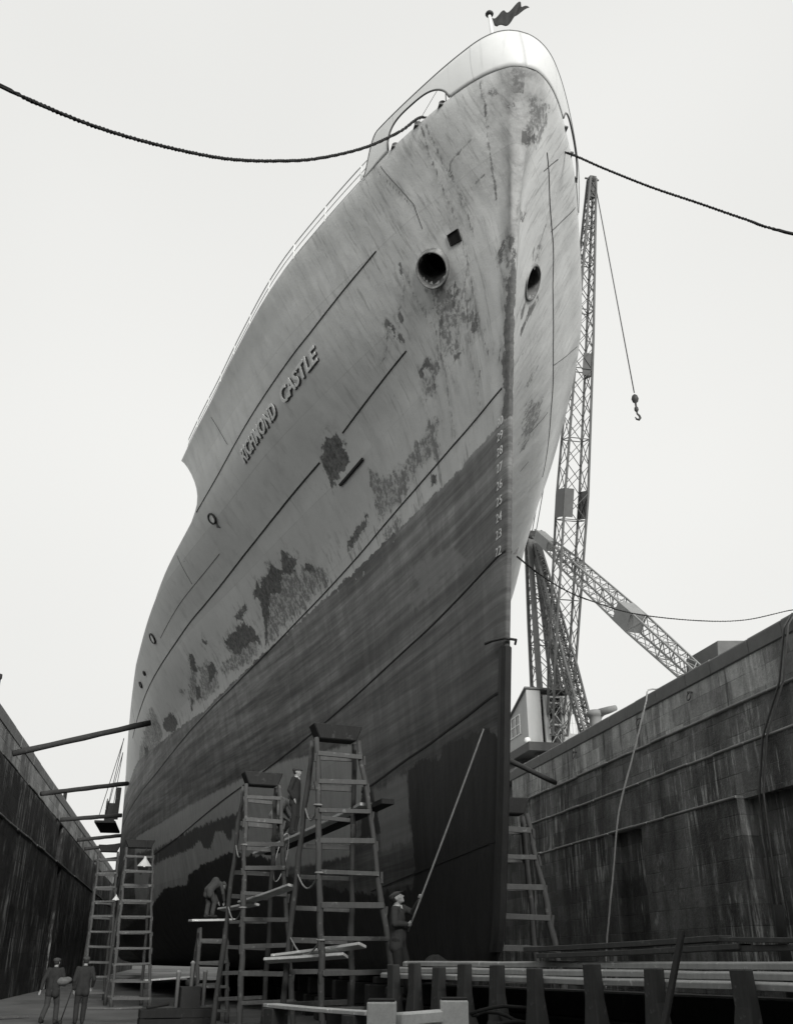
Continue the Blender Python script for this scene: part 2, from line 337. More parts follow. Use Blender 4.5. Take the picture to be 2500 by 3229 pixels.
_AY=np.array([11.,12.5,15,18,21,24,28,34]);_AZ=np.array([16.85,17.,16.95,16.8,16.52,16.36,16.36,16.3]);_AM=pslopes(_AY,_AZ)
def zA(Y): return pch(_AY,_AZ,_AM,np.clip(Y,11,34))
def zB(Y):
    t=np.clip((85-np.asarray(Y,float))/73.,0,1); return 12.9+2.0*t**2
RUST=[[(19.65,13.35),(19.61,13.27),(19.31,13.16),(19.21,12.97),(19.39,12.87),(19.37,12.73),(19.38,12.53),(20.64,12.41),(20.42,12.98),(20.09,13.08),(20.12,13.14)],[(19.82,11.43),(19.69,11.22),(19.9,11.02),(20.39,11.05),(20.73,10.98),(21.31,10.91),(21.18,11.16),(20.35,11.2),(19.94,11.2)],[(26.58,12.07),(26.61,11.87),(25.27,12.08),(24.89,11.81),(24.35,12.21),(24.18,12.08),(24.13,11.89),(23.84,11.73),(24.24,11.49),(25.01,11.68),(25.71,11.33),(26.28,11.48),(27.94,10.35),(27.45,10.96),(27.03,11.59),(27.38,11.75)],[(23.6,11.47),(23.2,11.28),(23.26,11.13),(23.78,11.32)],[(28.75,11.46),(28.43,11.17),(28.17,10.75),(28.31,10.55),(28.91,10.77),(29.9,10.71),(30.5,10.87),(30.78,11.26),(31.0,11.42),(29.67,11.44)],[(29.15,11.78),(27.9,11.82),(28.1,11.64),(28.9,11.56),(29.2,11.6)],[(33.42,11.13),(32.68,11.2),(32.6,11.02),(33.11,10.73),(33.95,10.72)],[(34.28,11.91),(33.87,11.8),(34.39,11.49),(34.42,11.28),(35.16,11.47)],[(35.51,10.99),(34.96,10.92),(35.37,10.51),(35.91,10.64)],[(36.65,10.81),(36.37,10.74),(36.88,10.39),(37.18,10.46)],[(32.52,12.02),(32.12,11.79),(32.28,11.68),(32.66,11.82)],[(42.09,11.05),(40.34,11.06),(39.77,10.93),(39.48,10.49),(40.2,10.32),(41.26,10.43),(42.31,10.81)],[(48.4,11.18),(47.25,11.02),(48.05,10.54),(49.52,10.48)],[(32.65,12.06),(32.55,11.73),(32.74,11.88)],[(34.3,11.93),(33.95,11.84),(34.5,11.45),(34.63,11.73)],[(14.95,14.93),(14.96,14.8),(14.97,14.61),(15.05,14.54),(15.08,14.69)],[(15.95,14.12),(15.82,14.03),(15.82,13.71),(15.84,13.56),(15.91,13.61),(16.01,13.93)],[(15.56,14.16),(15.5,14.02),(15.57,13.91),(15.62,14.01)],[(15.86,12.88),(15.42,12.89),(15.34,12.8),(15.48,12.8),(15.77,12.7),(15.89,12.76)],[(12.66,12.9),(12.63,12.9),(12.72,12.55),(12.84,12.04),(13.12,10.8),(13.17,10.54),(13.07,11.03),(12.91,11.78),(12.78,12.57)],[(12.66,13.86),(12.59,13.8),(12.65,13.69),(12.7,13.73)],[(12.46,13.67),(12.43,13.67),(12.57,13.32),(12.6,13.34)],[(12.79,13.65),(12.74,13.51),(12.74,13.08),(12.8,13.38)],[(13.99,12.76),(13.77,12.72),(13.77,12.57),(14.06,12.56)],[(11.57,16.22),(11.56,16.22),(11.59,16.17),(11.6,16.17)],[(16.56,10.75),(16.26,10.68),(16.34,10.46),(16.59,10.54)],[(13.64,12.49),(13.58,12.41),(13.63,12.32),(13.7,12.41)],[(14.63,12.53),(14.5,12.45),(14.58,12.39),(14.69,12.46)]]
WORN=[[(18.93,12.06),(18.8,11.96),(18.64,11.76),(18.38,11.6),(17.82,11.52),(17.37,11.46),(16.79,11.63),(16.26,11.73),(16.01,11.82),(15.8,11.8),(15.66,11.63),(15.88,11.52),(16.0,11.22),(15.93,10.97),(16.46,11.11),(17.27,11.1),(17.91,10.86),(18.57,10.81),(19.28,10.87),(19.19,11.28),(19.05,11.71)],[(25.53,12.22),(24.95,11.97),(24.85,11.8),(24.0,11.62),(24.35,11.4),(23.6,11.47),(23.2,11.28),(22.76,11.0),(22.8,10.68),(23.62,10.67),(24.93,10.54),(26.44,10.47),(27.94,10.35),(27.45,10.96),(27.03,11.59),(26.54,12.03),(26.04,11.9)],[(28.75,11.46),(28.43,11.17),(28.17,10.75),(28.41,10.43),(29.38,10.31),(30.7,10.42),(31.84,10.51),(32.32,10.84),(30.87,10.97),(30.9,11.39),(29.67,11.44)],[(34.12,11.31),(32.72,11.27),(32.6,11.02),(33.02,10.27),(34.01,10.3),(35.66,10.46),(36.65,10.81),(35.35,10.96),(34.58,11.1)],[(34.28,11.91),(33.87,11.8),(35.74,10.6),(37.18,10.46),(36.59,11.08),(35.41,11.37)],[(37.55,11.38),(36.85,11.21),(37.2,11.05),(37.74,11.18)],[(14.63,14.06),(14.12,13.84),(14.02,13.4),(14.11,12.9),(14.45,13.06),(14.51,12.54),(15.04,12.69),(14.63,13.43),(14.69,13.63)],[(12.79,13.65),(12.43,13.67),(12.53,13.3),(12.64,12.91),(12.84,12.04),(13.12,10.8),(13.08,11.03),(12.91,11.78),(12.78,12.57),(12.8,13.0),(12.83,13.52)],[(13.82,13.32),(13.79,12.68),(13.81,12.45),(14.07,12.53),(13.97,12.71),(13.93,13.24)],[(15.49,12.88),(15.18,12.65),(15.7,12.18),(15.98,12.34)],[(11.64,16.61),(11.62,16.58),(11.64,16.42),(11.7,16.42),(11.67,16.55)],[(19.37,10.63),(18.39,10.65),(18.18,10.48),(18.36,10.32),(19.32,10.37)],[(42.56,11.89),(42.85,10.75),(45.33,10.05),(52.63,10.95),(49.42,11.44),(45.04,11.8)]]
STREAK=[[(14.01,13.89),(14.0,13.45),(13.96,13.23)],[(14.55,14.01),(14.68,13.65),(14.7,13.29)],[(14.73,13.37),(14.86,13.52),(14.92,13.84)],[(13.98,13.87),(14.19,13.58),(14.3,13.03),(14.43,12.8)],[(13.95,13.66),(13.86,13.22),(13.84,12.77)],[(15.06,12.61),(14.98,12.37),(14.85,11.83)],[(15.81,12.88),(15.92,12.47),(16.14,12.27)],[(15.37,12.83),(15.5,12.54),(15.57,12.2)],[(13.86,12.63),(13.7,12.31),(13.64,11.97)],[(13.58,11.99),(13.67,11.81)],[(13.41,11.9),(13.45,11.78)],[(13.21,11.74),(13.3,11.51)],[(13.98,11.75),(14.19,11.43),(14.18,11.02)],[(13.47,14.67),(13.49,14.47),(13.59,14.0),(13.85,13.59),(13.98,13.12),(14.16,12.62),(14.23,12.12),(14.17,11.48)],[(14.99,13.92),(15.0,13.61),(14.91,13.36),(14.92,13.24),(15.18,12.72)],[(14.66,13.36),(14.84,13.19),(15.1,12.67),(15.1,12.32),(15.24,11.76),(15.28,11.18),(15.32,10.81)],[(14.88,14.68),(14.98,14.36),(14.99,13.92)],[(14.1,13.86),(14.07,13.56),(13.98,13.34)],[(14.17,13.82),(14.24,13.61),(14.28,13.32)],[(15.09,14.5),(15.26,14.29),(15.54,14.15)],[(14.22,13.78),(14.43,13.55),(14.85,13.32)],[(15.96,14.09),(16.38,13.7),(16.81,13.53)],[(13.24,14.47),(13.13,15.02)],[(13.59,14.0),(13.79,12.68)],[(11.74,16.88),(11.89,16.39),(12.18,15.74),(12.37,15.22),(12.54,14.69)],[(11.27,16.9),(11.31,16.78),(11.34,16.67),(11.4,16.54),(11.46,16.41)],[(12.95,15.91),(13.11,15.36),(13.2,14.98)],[(11.26,17.0),(11.32,16.7)],[(14.43,17.28),(14.21,16.4),(14.01,15.61)],[(13.03,16.89),(13.21,16.24),(13.33,15.56),(13.43,14.87)],[(12.93,16.88),(13.07,15.97),(13.09,15.06)],[(12.95,15.91),(12.37,16.01)],[(13.0,15.19),(12.52,15.28)],[(14.06,14.98),(13.63,15.05)]]
RUST_R=[[(11.76,15.76),(11.82,15.87),(11.92,15.97),(11.99,15.79),(11.92,15.6),(11.84,15.53)],[(12.29,14.22),(12.76,14.73),(12.82,14.53),(12.47,14.16)],[(11.91,15.5),(11.96,15.58),(11.99,15.45)],[(14.64,14.57),(14.97,14.57),(14.97,14.42),(14.77,14.38)],[(14.9,14.35),(14.89,13.92),(14.99,13.48),(14.8,13.55),(14.66,13.97)],[(14.32,13.95),(14.53,13.93),(14.58,13.61),(14.39,13.65)]]
WORN_R=[[(11.54,16.25),(11.59,16.42),(11.77,16.69),(11.87,16.47),(11.98,16.23),(12.0,15.97),(12.01,15.48),(11.85,15.56),(11.72,15.87),(11.65,16.05)],[(13.74,14.75),(13.99,15.06),(14.12,14.81),(14.0,14.68)],[(17.01,13.78),(16.89,14.01),(17.02,14.16),(17.24,13.72)],[(17.71,13.66),(18.44,14.3),(19.43,13.97),(19.88,13.48)]]
FRESH=[[(45.37,4.45),(41.49,4.34),(40.94,4.69),(38.54,4.9),(36.4,4.93),(35.0,5.01),(31.55,4.57),(29.03,3.74),(24.45,3.13),(21.73,2.9),(19.44,2.89),(19.12,3.22),(19.21,4.08),(19.19,5.15),(18.36,5.23),(17.21,5.05),(17.13,5.27),(15.93,5.2),(14.77,5.12),(14.57,4.92),(14.41,4.84)],[(22.37,5.3),(21.65,5.19),(21.27,4.15),(22.76,4.12)]]
DARKBAND=[[(45.72,6.18),(38.99,6.26),(33.97,6.14),(32.09,6.1),(32.41,5.57),(33.98,5.65),(34.57,5.31),(35.06,5.67),(36.13,5.83),(37.14,5.31),(38.12,5.45),(38.37,5.75),(39.63,5.6),(42.7,5.59),(45.95,5.56)],[(51.6,6.48),(45.74,6.15),(45.95,5.56),(50.65,5.36)]]
PALE=[[(51.86,7.28),(45.55,7.16),(39.28,7.16),(31.04,7.05),(28.12,6.94),(22.32,6.37),(22.14,5.29),(23.83,3.89),(29.67,4.05),(35.93,4.96),(41.49,4.34),(47.11,3.89),(52.37,4.14)]]
PATCH=[[(21.6,5.14),(19.2,5.09),(19.31,4.15),(19.19,3.83),(21.4,3.74),(21.34,4.34)],[(18.02,9.26),(16.07,8.97),(15.24,8.3),(17.67,8.55)],[(18.38,8.58),(17.63,8.68),(17.36,8.37),(18.43,8.38)]]
BOOT=[(13.26,10.27),(13.86,10.29),(14.72,10.32),(15.63,10.29),(16.8,10.31),(17.7,10.34),(18.35,10.33),(19.36,10.38),(19.72,10.37),(20.54,10.4),(21.6,10.38),(22.36,10.39),(23.85,10.37),(35.12,10.05),(37.15,10.2),(40.2,10.32),(43.31,10.5),(48.09,10.87),(53.14,11.11),(55.89,10.94)]
# ---------------------------------------------------------------- ship
SHIP_LOC=(XC,40.0,0.0)
ship=empty('cargo_ship',SHIP_LOC,0,'huge grey cargo ship with flaking paint and white bulwark standing bow-on in the dry dock','ship')
def sp(o,par=None):
    o.parent=par or ship
    if par is None: o.matrix_parent_inverse=Matrix.Translation(tuple(-q for q in SHIP_LOC))
    return o
def poly_sd(poly,y,z):
    """signed distance, positive inside"""
    P=np.array(poly); d=np.full(y.shape,1e9); ins=np.zeros(y.shape,bool); n=len(P)
    for i in range(n):
        a=P[i];b=P[(i+1)%n]; e=b-a; L=max((e**2).sum(),1e-9)
        t=np.clip(((y-a[0])*e[0]+(z-a[1])*e[1])/L,0,1); d=np.minimum(d,np.hypot(y-a[0]-t*e[0],z-a[1]-t*e[1]))
        c=((a[1]>z)!=(b[1]>z)); xs=a[0]+(z-a[1])/((b[1]-a[1]) if abs(b[1]-a[1])>1e-9 else 1e-9)*e[0]; ins^=(c&(y<xs))
    return np.where(ins,d,-d)
def lines_sd(Ls,y,z):
    d=np.full(y.shape,1e9)
    for P in Ls:
        for a,b in zip(P[:-1],P[1:]):
            a=np.array(a);b=np.array(b);e=b-a;L=max((e**2).sum(),1e-9)
            t=np.clip(((y-a[0])*e[0]+(z-a[1])*e[1])/L,0,1); d=np.minimum(d,np.hypot(y-a[0]-t*e[0],z-a[1]-t*e[1]))
    return d
def union_sd(L,y,z):
    d=np.full(y.shape,-1.)
    for p in L:
        if len(p)>=3: d=np.maximum(d,poly_sd(p,y,z))
    return d
ZB_Y=np.array([11.,15.3,18.1,22.8,27.7,34,45,65,90,200]); ZB_Z=np.array([15.9,15.5,15.15,14.8,14.5,14.0,13.5,13.1,12.9,12.9])
def zBs(Y): return np.interp(Y,ZB_Y,ZB_Z)
def hull_pt(s,z,side):
    h=hb(s,z); y=stem(z)+s
    return np.c_[XC+side*h,y,np.broadcast_to(z,h.shape)]
def hull_at(Y,z,side=-1,off=0.):
    """point on the plating at Y,z pushed outwards by off"""
    e=.02
    def p(Y,z): 
        zz=float(z); return np.array([XC+side*float(hbY([Y],[zz])[0]),Y,zz])
    a=p(Y,z)
    if off==0: return Vector(a)
    n=np.cross(p(Y+e,z)-p(Y-e,z),p(Y,z+e)-p(Y,z-e)); n/=np.linalg.norm(n)
    if n[0]*side<0: n=-n
    return Vector(a+n*off)
def hull_n(Y,z,side=-1): return (hull_at(Y,z,side,1.)-hull_at(Y,z,side)).normalized()
HOLES=[(-1,14.3,14.38,.30,.34),(1,14.3,14.38,.30,.34)]
def surf(name,S,zfun,side,mat,V,shape=None,smooth=True,attrs=True,holes=True):
    """grid surface on the hull: S = s values, V = 0..1, zfun(s,v)->z ; shape(s,v)->(s) optional"""
    nS,nV=len(S),len(V); pts=np.zeros((nV,nS,3))
    for j,v in enumerate(V):
        s=S if shape is None else shape(S,v)
        z=zfun(s,v); pts[j]=hull_pt(s,z,side)
    P=pts.reshape(-1,3); idx=np.arange(nV*nS).reshape(nV,nS)
    q=np.stack([idx[:-1,:-1],idx[:-1,1:],idx[1:,1:],idx[1:,:-1]],-1).reshape(-1,4)
    if side>0: q=q[:,::-1]
    # outward orientation: +s (aft) x +z for port(-x side) gives -x ... 
    q=q[:,::-1] if side<0 else q[:,::-1]
    if holes:
        c=P[q].mean(1)
        for (sd_,Yc,Zc,ry,rz) in HOLES:
            if sd_==side: q=q[(((c[:,1]-Yc)/ry)**2+((c[:,2]-Zc)/rz)**2)>1]
    return P,q
def mesh_np(name,Pq,mat,attrs=None):
    V=[];Q=[];n=0
    for P,q in Pq: V.append(P);Q.append(q+n);n+=len(P)
    V=np.concatenate(V);Q=np.concatenate(Q)
    me=bpy.data.meshes.new(name); me.from_pydata(V.tolist(),[],Q.tolist())
    me.polygons.foreach_set('use_smooth',[True]*len(me.polygons))
    o=mesh_obj(name,me,mat)
    return o,V
def hull_material():
    b=NB('ship_hull_paint'); x,y,z=b.sep()
    n1=b.noise(.5,5,.6); n2=b.noise(3,6,.65); n3=b.noise(9,6,.7); n4=b.noise(28,3,.6)
    vs=b.noise(1.8,5,.65,(1,1,.16)); vs2=b.noise(5,5,.7,(1,1,.12)); hs=b.noise(1.5,7,.7,(.3,.045,1.5)); hs2=b.noise(4.5,6,.65,(.3,.03,1.5))
    # grey topsides, faded and chalky
    top=b.math('MULTIPLY',b.mixf(n1,.50,.64),b.mixf(n2,.93,1.07)); top=b.math('MULTIPLY',top,b.mixf(b.ss(vs,.5,.72),1.,.86)); top=b.math('MULTIPLY',top,b.mixf(n4,.94,1.06))
    # streaky light rubbing on the starboard flare
    # worn, scaled areas
    jag=b.math('ADD',b.math('ADD',b.math('MULTIPLY',b.math('SUBTRACT',n3,.5),.34),b.math('MULTIPLY',b.math('SUBTRACT',vs2,.5),.42)),b.math('MULTIPLY',b.math('SUBTRACT',n2,.5),.9))
    worn=b.math('ADD',b.attr('worn'),b.math('MULTIPLY',jag,1.1))
    wm=b.math('MULTIPLY',b.ss(worn,-.02,.1),b.ss(b.math('ADD',n3,b.math('MULTIPLY',vs2,.6)),.66,.88)); 
    f=b.mixf(b.math('MULTIPLY',b.ss(worn,-.12,.12),.28),top,.24); f=b.mixf(b.math('MULTIPLY',wm,.75),f,.11)
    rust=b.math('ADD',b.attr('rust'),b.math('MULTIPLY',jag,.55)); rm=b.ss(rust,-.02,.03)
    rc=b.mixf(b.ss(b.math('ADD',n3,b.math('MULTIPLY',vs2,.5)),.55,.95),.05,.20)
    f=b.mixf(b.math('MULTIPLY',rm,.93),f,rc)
    rim=b.math('MULTIPLY',b.ss(rust,-.06,-.02),b.math('SUBTRACT',1.,rm)); f=b.mixf(b.math('MULTIPLY',rim,b.math('MULTIPLY',b.ss(n2,.5,.6),.45)),f,.5)
    st=b.math('SUBTRACT',b.attr('streak'),b.math('MULTIPLY',b.math('SUBTRACT',n3,.5),.10)); sm=b.math('SUBTRACT',1.,b.ss(st,.004,.030)); f=b.mixf(b.math('MULTIPLY',sm,b.mixf(b.ss(n2,.35,.6),.35,.85)),f,.06)
    halo=b.math('MULTIPLY',b.math('SUBTRACT',1.,b.ss(b.attr('streak'),.0,.22)),b.ss(b.math('ADD',n3,b.math('MULTIPLY',vs2,.6)),.62,.95)); f=b.mixf(b.math('MULTIPLY',halo,.34),f,.16)
    bleed=b.math('MULTIPLY',b.ss(b.math('ADD',b.attr('rust'),b.math('MULTIPLY',b.math('SUBTRACT',vs2,.5),1.0)),-.22,.02),b.math('SUBTRACT',1.,rm)); f=b.mixf(b.math('MULTIPLY',bleed,b.math('MULTIPLY',b.ss(vs2,.5,.68),.4)),f,.15)
    # run-down dirt under the patches, port side low topsides
    lowt=b.math('MULTIPLY',b.math('SUBTRACT',1.,b.ss(z,10.6,12.2)),b.ss(b.math('ADD',vs2,b.math('MULTIPLY',n1,.3)),.70,.82)); f=b.mixf(b.math('MULTIPLY',lowt,.55),f,.12)
    # scuffs and chain rub running down from the deck edge, dull vertical runs
    sc1=b.noise(1,5,.7,(2,9,.55)); sc2=b.noise(1,5,.75,(3,22,1.3)); nearb=b.math('SUBTRACT',1.,b.ss(y,15.5,20.)); 
    scm=b.math('MULTIPLY',b.ss(b.math('ADD',b.math('MULTIPLY',sc1,.6),b.math('MULTIPLY',sc2,.5)),.56,.68),b.math('MULTIPLY',nearb,b.ss(z,10.6,13.)))
    f=b.mixf(b.math('MULTIPLY',scm,.5),f,.20)
    scl=b.math('MULTIPLY',b.ss(sc2,.60,.70),b.math('MULTIPLY',nearb,.35)); f=b.mixf(scl,f,.72)
    nose=b.math('SUBTRACT',1.,b.ss(b.attr('sfore'),.05,.45)); nz2=b.math('MULTIPLY',nose,b.ss(b.math('ADD',n2,b.math('MULTIPLY',vs2,.5)),.5,.95)); f=b.mixf(b.math('MULTIPLY',nz2,.55),f,.16); f=b.math('MULTIPLY',f,b.mixf(nose,1.,.72))  # nose colour darkened to cancel its highlight, with mottled rust over it
    rn=b.noise(1,6,.7,(1,5,.28)); rnm=b.math('MULTIPLY',b.ss(rn,.60,.70),b.ss(z,10.2,10.6)); f=b.mixf(b.math('MULTIPLY',rnm,.22),f,.12)
    # scattered pin-prick spots
    sp_=b.math('MULTIPLY',b.ss(b.noise(14,2,.5),.70,.74),b.ss(n1,.4,.6)); f=b.mixf(b.math('MULTIPLY',sp_,.35),f,.12)
    # boot topping / antifouling, in horizontal tide bands
    anti=b.mixf(b.ss(hs,.36,.62),.075,.18); anti=b.math('MULTIPLY',anti,b.mixf(b.ss(hs2,.35,.65),.78,1.22)); anti=b.math('MULTIPLY',anti,b.mixf(b.ss(vs,.4,.65),.85,1.15)); anti=b.math('MULTIPLY',anti,b.mixf(vs2,.82,1.18)); anti=b.math('MULTIPLY',anti,b.mixf(n2,.85,1.15))
    deep=b.ss(z,5.2,9.8); anti=b.math('MULTIPLY',anti,b.mixf(deep,.7,1.35))
    patch=b.math('ADD',b.attr('patch'),b.math('MULTIPLY',jag,.7)); anti=b.mixf(b.math('MULTIPLY',b.ss(patch,-.08,.08),.6),anti,.24)
    pale=b.math('ADD',b.attr('pale'),b.math('MULTIPLY',jag,.25)); anti=b.mixf(b.math('MULTIPLY',b.ss(pale,-.05,.05),.8),anti,b.mixf(vs2,.26,.48))
    db=b.math('ADD',b.attr('darkband'),b.math('MULTIPLY',jag,.6)); anti=b.mixf(b.math('MULTIPLY',b.ss(db,-.03,.04),.85),anti,.03)
    fr=b.math('ADD',b.attr('fresh'),b.math('MULTIPLY',jag,.5)); anti=b.mixf(b.ss(fr,-.02,.02),anti,b.mixf(n2,.014,.03))
    # paint flakes and white specks along the boot line
    bt=b.math('ADD',b.attr('boot'),b.math('MULTIPLY',jag,.35)); f=b.mixf(b.ss(bt,-.012,.012),anti,f)
    fl=b.math('MULTIPLY',b.math('SUBTRACT',1.,b.ss(b.math('ABSOLUTE',b.math('ADD',b.attr('boot'),.1)),.05,.5)),b.ss(b.noise(3.5,2,.5),.72,.75)); f=b.mixf(b.math('MULTIPLY',fl,.8),f,.45)
    # plate laps: faint butts
    br=b.node('ShaderNodeTexBrick'); cmb=b.node('ShaderNodeCombineXYZ'); b.link(y,cmb.inputs[0]); b.link(z,cmb.inputs[1]); b.link(cmb.outputs[0],br.inputs['Vector'])
    br.inputs['Scale'].default_value=1; br.inputs['Brick Width'].default_value=7.0; br.inputs['Row Height'].default_value=1.55; br.inputs['Mortar Size'].default_value=.012; br.inputs['Mortar Smooth'].default_value=.1
    br.inputs['Color1'].default_value=(.93,.93,.93,1); br.inputs['Color2'].default_value=(1.06,1.06,1.06,1); br.inputs['Mortar'].default_value=(1,1,1,1); br.offset=.37; pl=b.node('ShaderNodeRGBToBW'); b.link(br.outputs['Color'],pl.inputs[0]); f=b.math('MULTIPLY',f,pl.outputs[0])
    f=b.mixf(b.math('MULTIPLY',br.outputs['Fac'],b.math('MULTIPLY',b.ss(n1,.35,.6),.30)),f,b.math('MULTIPLY',f,.55))
    bump=b.math('ADD',b.math('MULTIPLY',n3,.8),b.math('MULTIPLY',rm,-.9)); bump=b.math('ADD',bump,b.math('MULTIPLY',n4,.35)); bump=b.math('ADD',bump,b.math('MULTIPLY',wm,-.4)); bump=b.math('ADD',bump,b.math('MULTIPLY',n1,3.)); oc=b.noise(1,2,.5,(1,1.35,.5)); bump=b.math('ADD',bump,b.math('MULTIPLY',oc,9.)); vor=b.node('ShaderNodeTexVoronoi'); vor.inputs['Scale'].default_value=9; b.link(b.coords(),vor.inputs['Vector']); bump=b.math('ADD',bump,b.math('MULTIPLY',b.ss(vor.outputs['Distance'],.0,.12,.45,0.),b.ss(n1,.45,.6)))
    return b.finish(f,b.mixf(rm,.62,.95),bump,.5,.012)
M['hull']=hull_material()
M['seam']=simple('plate_lap_shadow',.03,.4,6,.9)
M['hullgrey']=simple('grey_lettering_paint',.74,.08,6,.7)
S1=np.concatenate([np.linspace(0,.5,22)**1.0,np.linspace(.54,3,46),np.linspace(3.07,12,110),np.linspace(12.12,36,190),np.linspace(36.3,60,75),np.linspace(61,80,16)])
S1[0:22]=.5*(np.linspace(0,1,22)**1.7)
S2=np.concatenate([.5*(np.linspace(0,1,18)**1.7),np.linspace(.56,3,30),np.linspace(3.1,16,100),np.linspace(16.4,40,50),np.linspace(42,80,16)])
ZK0=1.27
V1=np.linspace(0,1,150)
def z_low(s,v): 
    zt=zBs(11.9+s); return ZK0+(zt-ZK0)*v
def z_up(s,v):
    zt=zBs(11.9+s); za=zA(np.clip(11.35+s,11,34)); return zt+(za-zt)*v
SE_Z=np.array([14.45,14.52,14.62,14.8,15.0,15.26,15.6,15.93,16.2,16.38]); SE_S=np.array([15.9,15.4,15.05,14.84,14.80,14.88,15.1,15.38,15.66,15.92])
def shape_up(S,v):
    # the fo'c'sle side plating ends in a sweeping curve
    zz=14.5+(16.1-14.5)*v; se=np.interp(14.45+(16.38-14.45)*v,SE_Z,SE_S); return S/S.max()*se
S3=np.linspace(0,1,240)**1.25*15.8; S3b=np.linspace(0,1,120)**1.25*15.8
parts=[surf('l',S1,z_low,-1,None,V1),surf('r',S2,z_low,1,None,np.linspace(0,1,110)),surf('ul',S3,z_up,-1,None,np.linspace(0,1,46),shape_up),surf('ur',S3b,z_up,1,None,np.linspace(0,1,22),shape_up)]
# after body, out of view: plain parallel body closing to a stern
S4=np.linspace(80,128,25)
def aft(side):
    rows=[]
    for v in np.linspace(0,1,20):
        z=ZK0+(12.9-ZK0)*v; h=hb(np.full(25,80.),np.full(25,z)); k=np.clip((S4-100)/28,0,1); h=h*np.sqrt(np.clip(1-k**2,0,1))*(1-.0*k)
        rows.append(np.c_[XC+side*h,stem(z)+S4,np.full(25,z)+2.5*k**2*(1-v)])
    P=np.array(rows).reshape(-1,3); idx=np.arange(20*25).reshape(20,25)
    q=np.stack([idx[:-1,:-1],idx[:-1,1:],idx[1:,1:],idx[1:,:-1]],-1).reshape(-1,4); return P,(q[:,::-1] if side<0 else q)
parts+=[aft(-1),aft(1)]
# flat bottom
for side in (-1,):
    s=S1[::4]; l=hull_pt(s,np.full(len(s),ZK0),-1); r=hull_pt(s,np.full(len(s),ZK0),1); P=np.concatenate([l,r]); n=len(s)
    q=np.array([[i,n+i,n+i+1,i+1] for i in range(n-1)]); parts.append((P,q))
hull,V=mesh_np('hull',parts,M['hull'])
left=V[:,0]<XC+.02; yy,zz=V[:,1],V[:,2]
def ga(name,a): 
    at=hull.data.attributes.new(name,'FLOAT','POINT'); at.data.foreach_set('value',np.asarray(a,dtype=np.float32))
near=yy<60
def on(fn,L,Rr,dflt):
    out=np.full(len(yy),dflt)
    m=left&near; out[m]=fn(L,yy[m],zz[m])
    m=(~left)&near
    if Rr is not None: out[m]=fn(Rr,yy[m],zz[m])
    return out
rs=on(union_sd,RUST,RUST_R,-1.); sv=yy-stem(np.clip(zz,1.27,18.5))
tp=np.clip(1-np.abs(zz-11.3)/2.3,0,1)**.45  # stem rust strip, widened in the colour to dull the nose highlight
ga('sfore',sv)
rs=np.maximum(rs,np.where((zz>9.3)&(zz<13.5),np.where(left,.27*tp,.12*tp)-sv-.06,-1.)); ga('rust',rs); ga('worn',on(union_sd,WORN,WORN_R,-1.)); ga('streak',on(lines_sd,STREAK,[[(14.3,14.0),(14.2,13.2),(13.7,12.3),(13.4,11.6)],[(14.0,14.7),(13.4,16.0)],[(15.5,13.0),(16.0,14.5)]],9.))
ga('fresh',on(union_sd,[[p for p in FRESH[0]]+[(13.5,4.6),(13,0),(60,0),(60,3.0),(50,3.6)],FRESH[1]],[[(12,4.6),(60,4.6),(60,0),(12,0)]],-1.))
ga('darkband',on(union_sd,DARKBAND,None,-1.)); ga('pale',on(union_sd,PALE,None,-1.)); ga('patch',on(union_sd,PATCH,None,-1.))
by=np.array([p[0] for p in BOOT]); bz=np.array([p[1] for p in BOOT]); o_=np.argsort(by)
ga('boot',np.where(left,zz-np.interp(yy,by[o_],bz[o_]),zz-10.3))
hull.data.update(); sp(hull)
# plate laps as thin raised strips
def strip(mb,pts,w=.035,off=.012,side=-1,mi=0,step=.25):
    w=w*.72
    P=[]
    for (a,b) in zip(pts[:-1],pts[1:]):
        n=max(1,int(abs(b[0]-a[0])/step+abs(b[1]-a[1])/step)); 
        for k in range(n): t=k/n; P.append((a[0]+(b[0]-a[0])*t,a[1]+(b[1]-a[1])*t))
    P.append(pts[-1]); vs=[]
    for i,(Y,Z) in enumerate(P):
        q=P[min(i+1,len(P)-1)]; r=P[max(i-1,0)]; dy,dz=q[0]-r[0],q[1]-r[1]; L=math.hypot(dy,dz) or 1; ny,nz_=-dz/L*w/2,dy/L*w/2
        vs+=[hull_at(Y+ny,Z+nz_,side,.001),hull_at(Y+ny,Z+nz_,side,off),hull_at(Y-ny,Z-nz_,side,off),hull_at(Y-ny,Z-nz_,side,.001)]
    fs=[(4*i+k,4*i+(k+1)%4,4*i+4+(k+1)%4,4*i+4+k) for i in range(len(P)-1) for k in range(3)]
    mb.add(vs,fs,mi,False)
seams=[([(15.3,15.5),(18.1,15.17),(22.8,14.82),(27.4,14.55)],.035),([(15.9,13.4),(19.1,13.1)],.04),
([(20.5,13.0),(23.2,12.9),(26.5,12.8),(31.0,12.62),(34.8,12.53),(39.4,12.5),(42.8,12.48),(47.6,12.4),(51.7,12.3)],.05),
([(13.3,10.92),(15.4,10.88),(17.3,10.8),(19.4,10.72),(21.5,10.6),(25.0,10.4),(28.8,10.15),(31.9,10.0),(37.4,9.85),(40.5,9.7),(45.5,9.5),(52.0,9.3),(56.8,9.15),(62.0,9.1)],.04),
([(13.75,7.9),(17.5,7.7),(20.4,7.58),(25.2,7.3),(30.4,6.95),(37.1,6.55),(42.0,6.2),(48,5.9)],.045),
([(14.2,5.6),(16.6,5.5),(18.9,5.4),(22.4,5.2)],.05),([(14.9,3.3),(18,3.2),(22.4,3.0)],.03)]
mb=MB()
for p,wd in seams: strip(mb,p,wd)
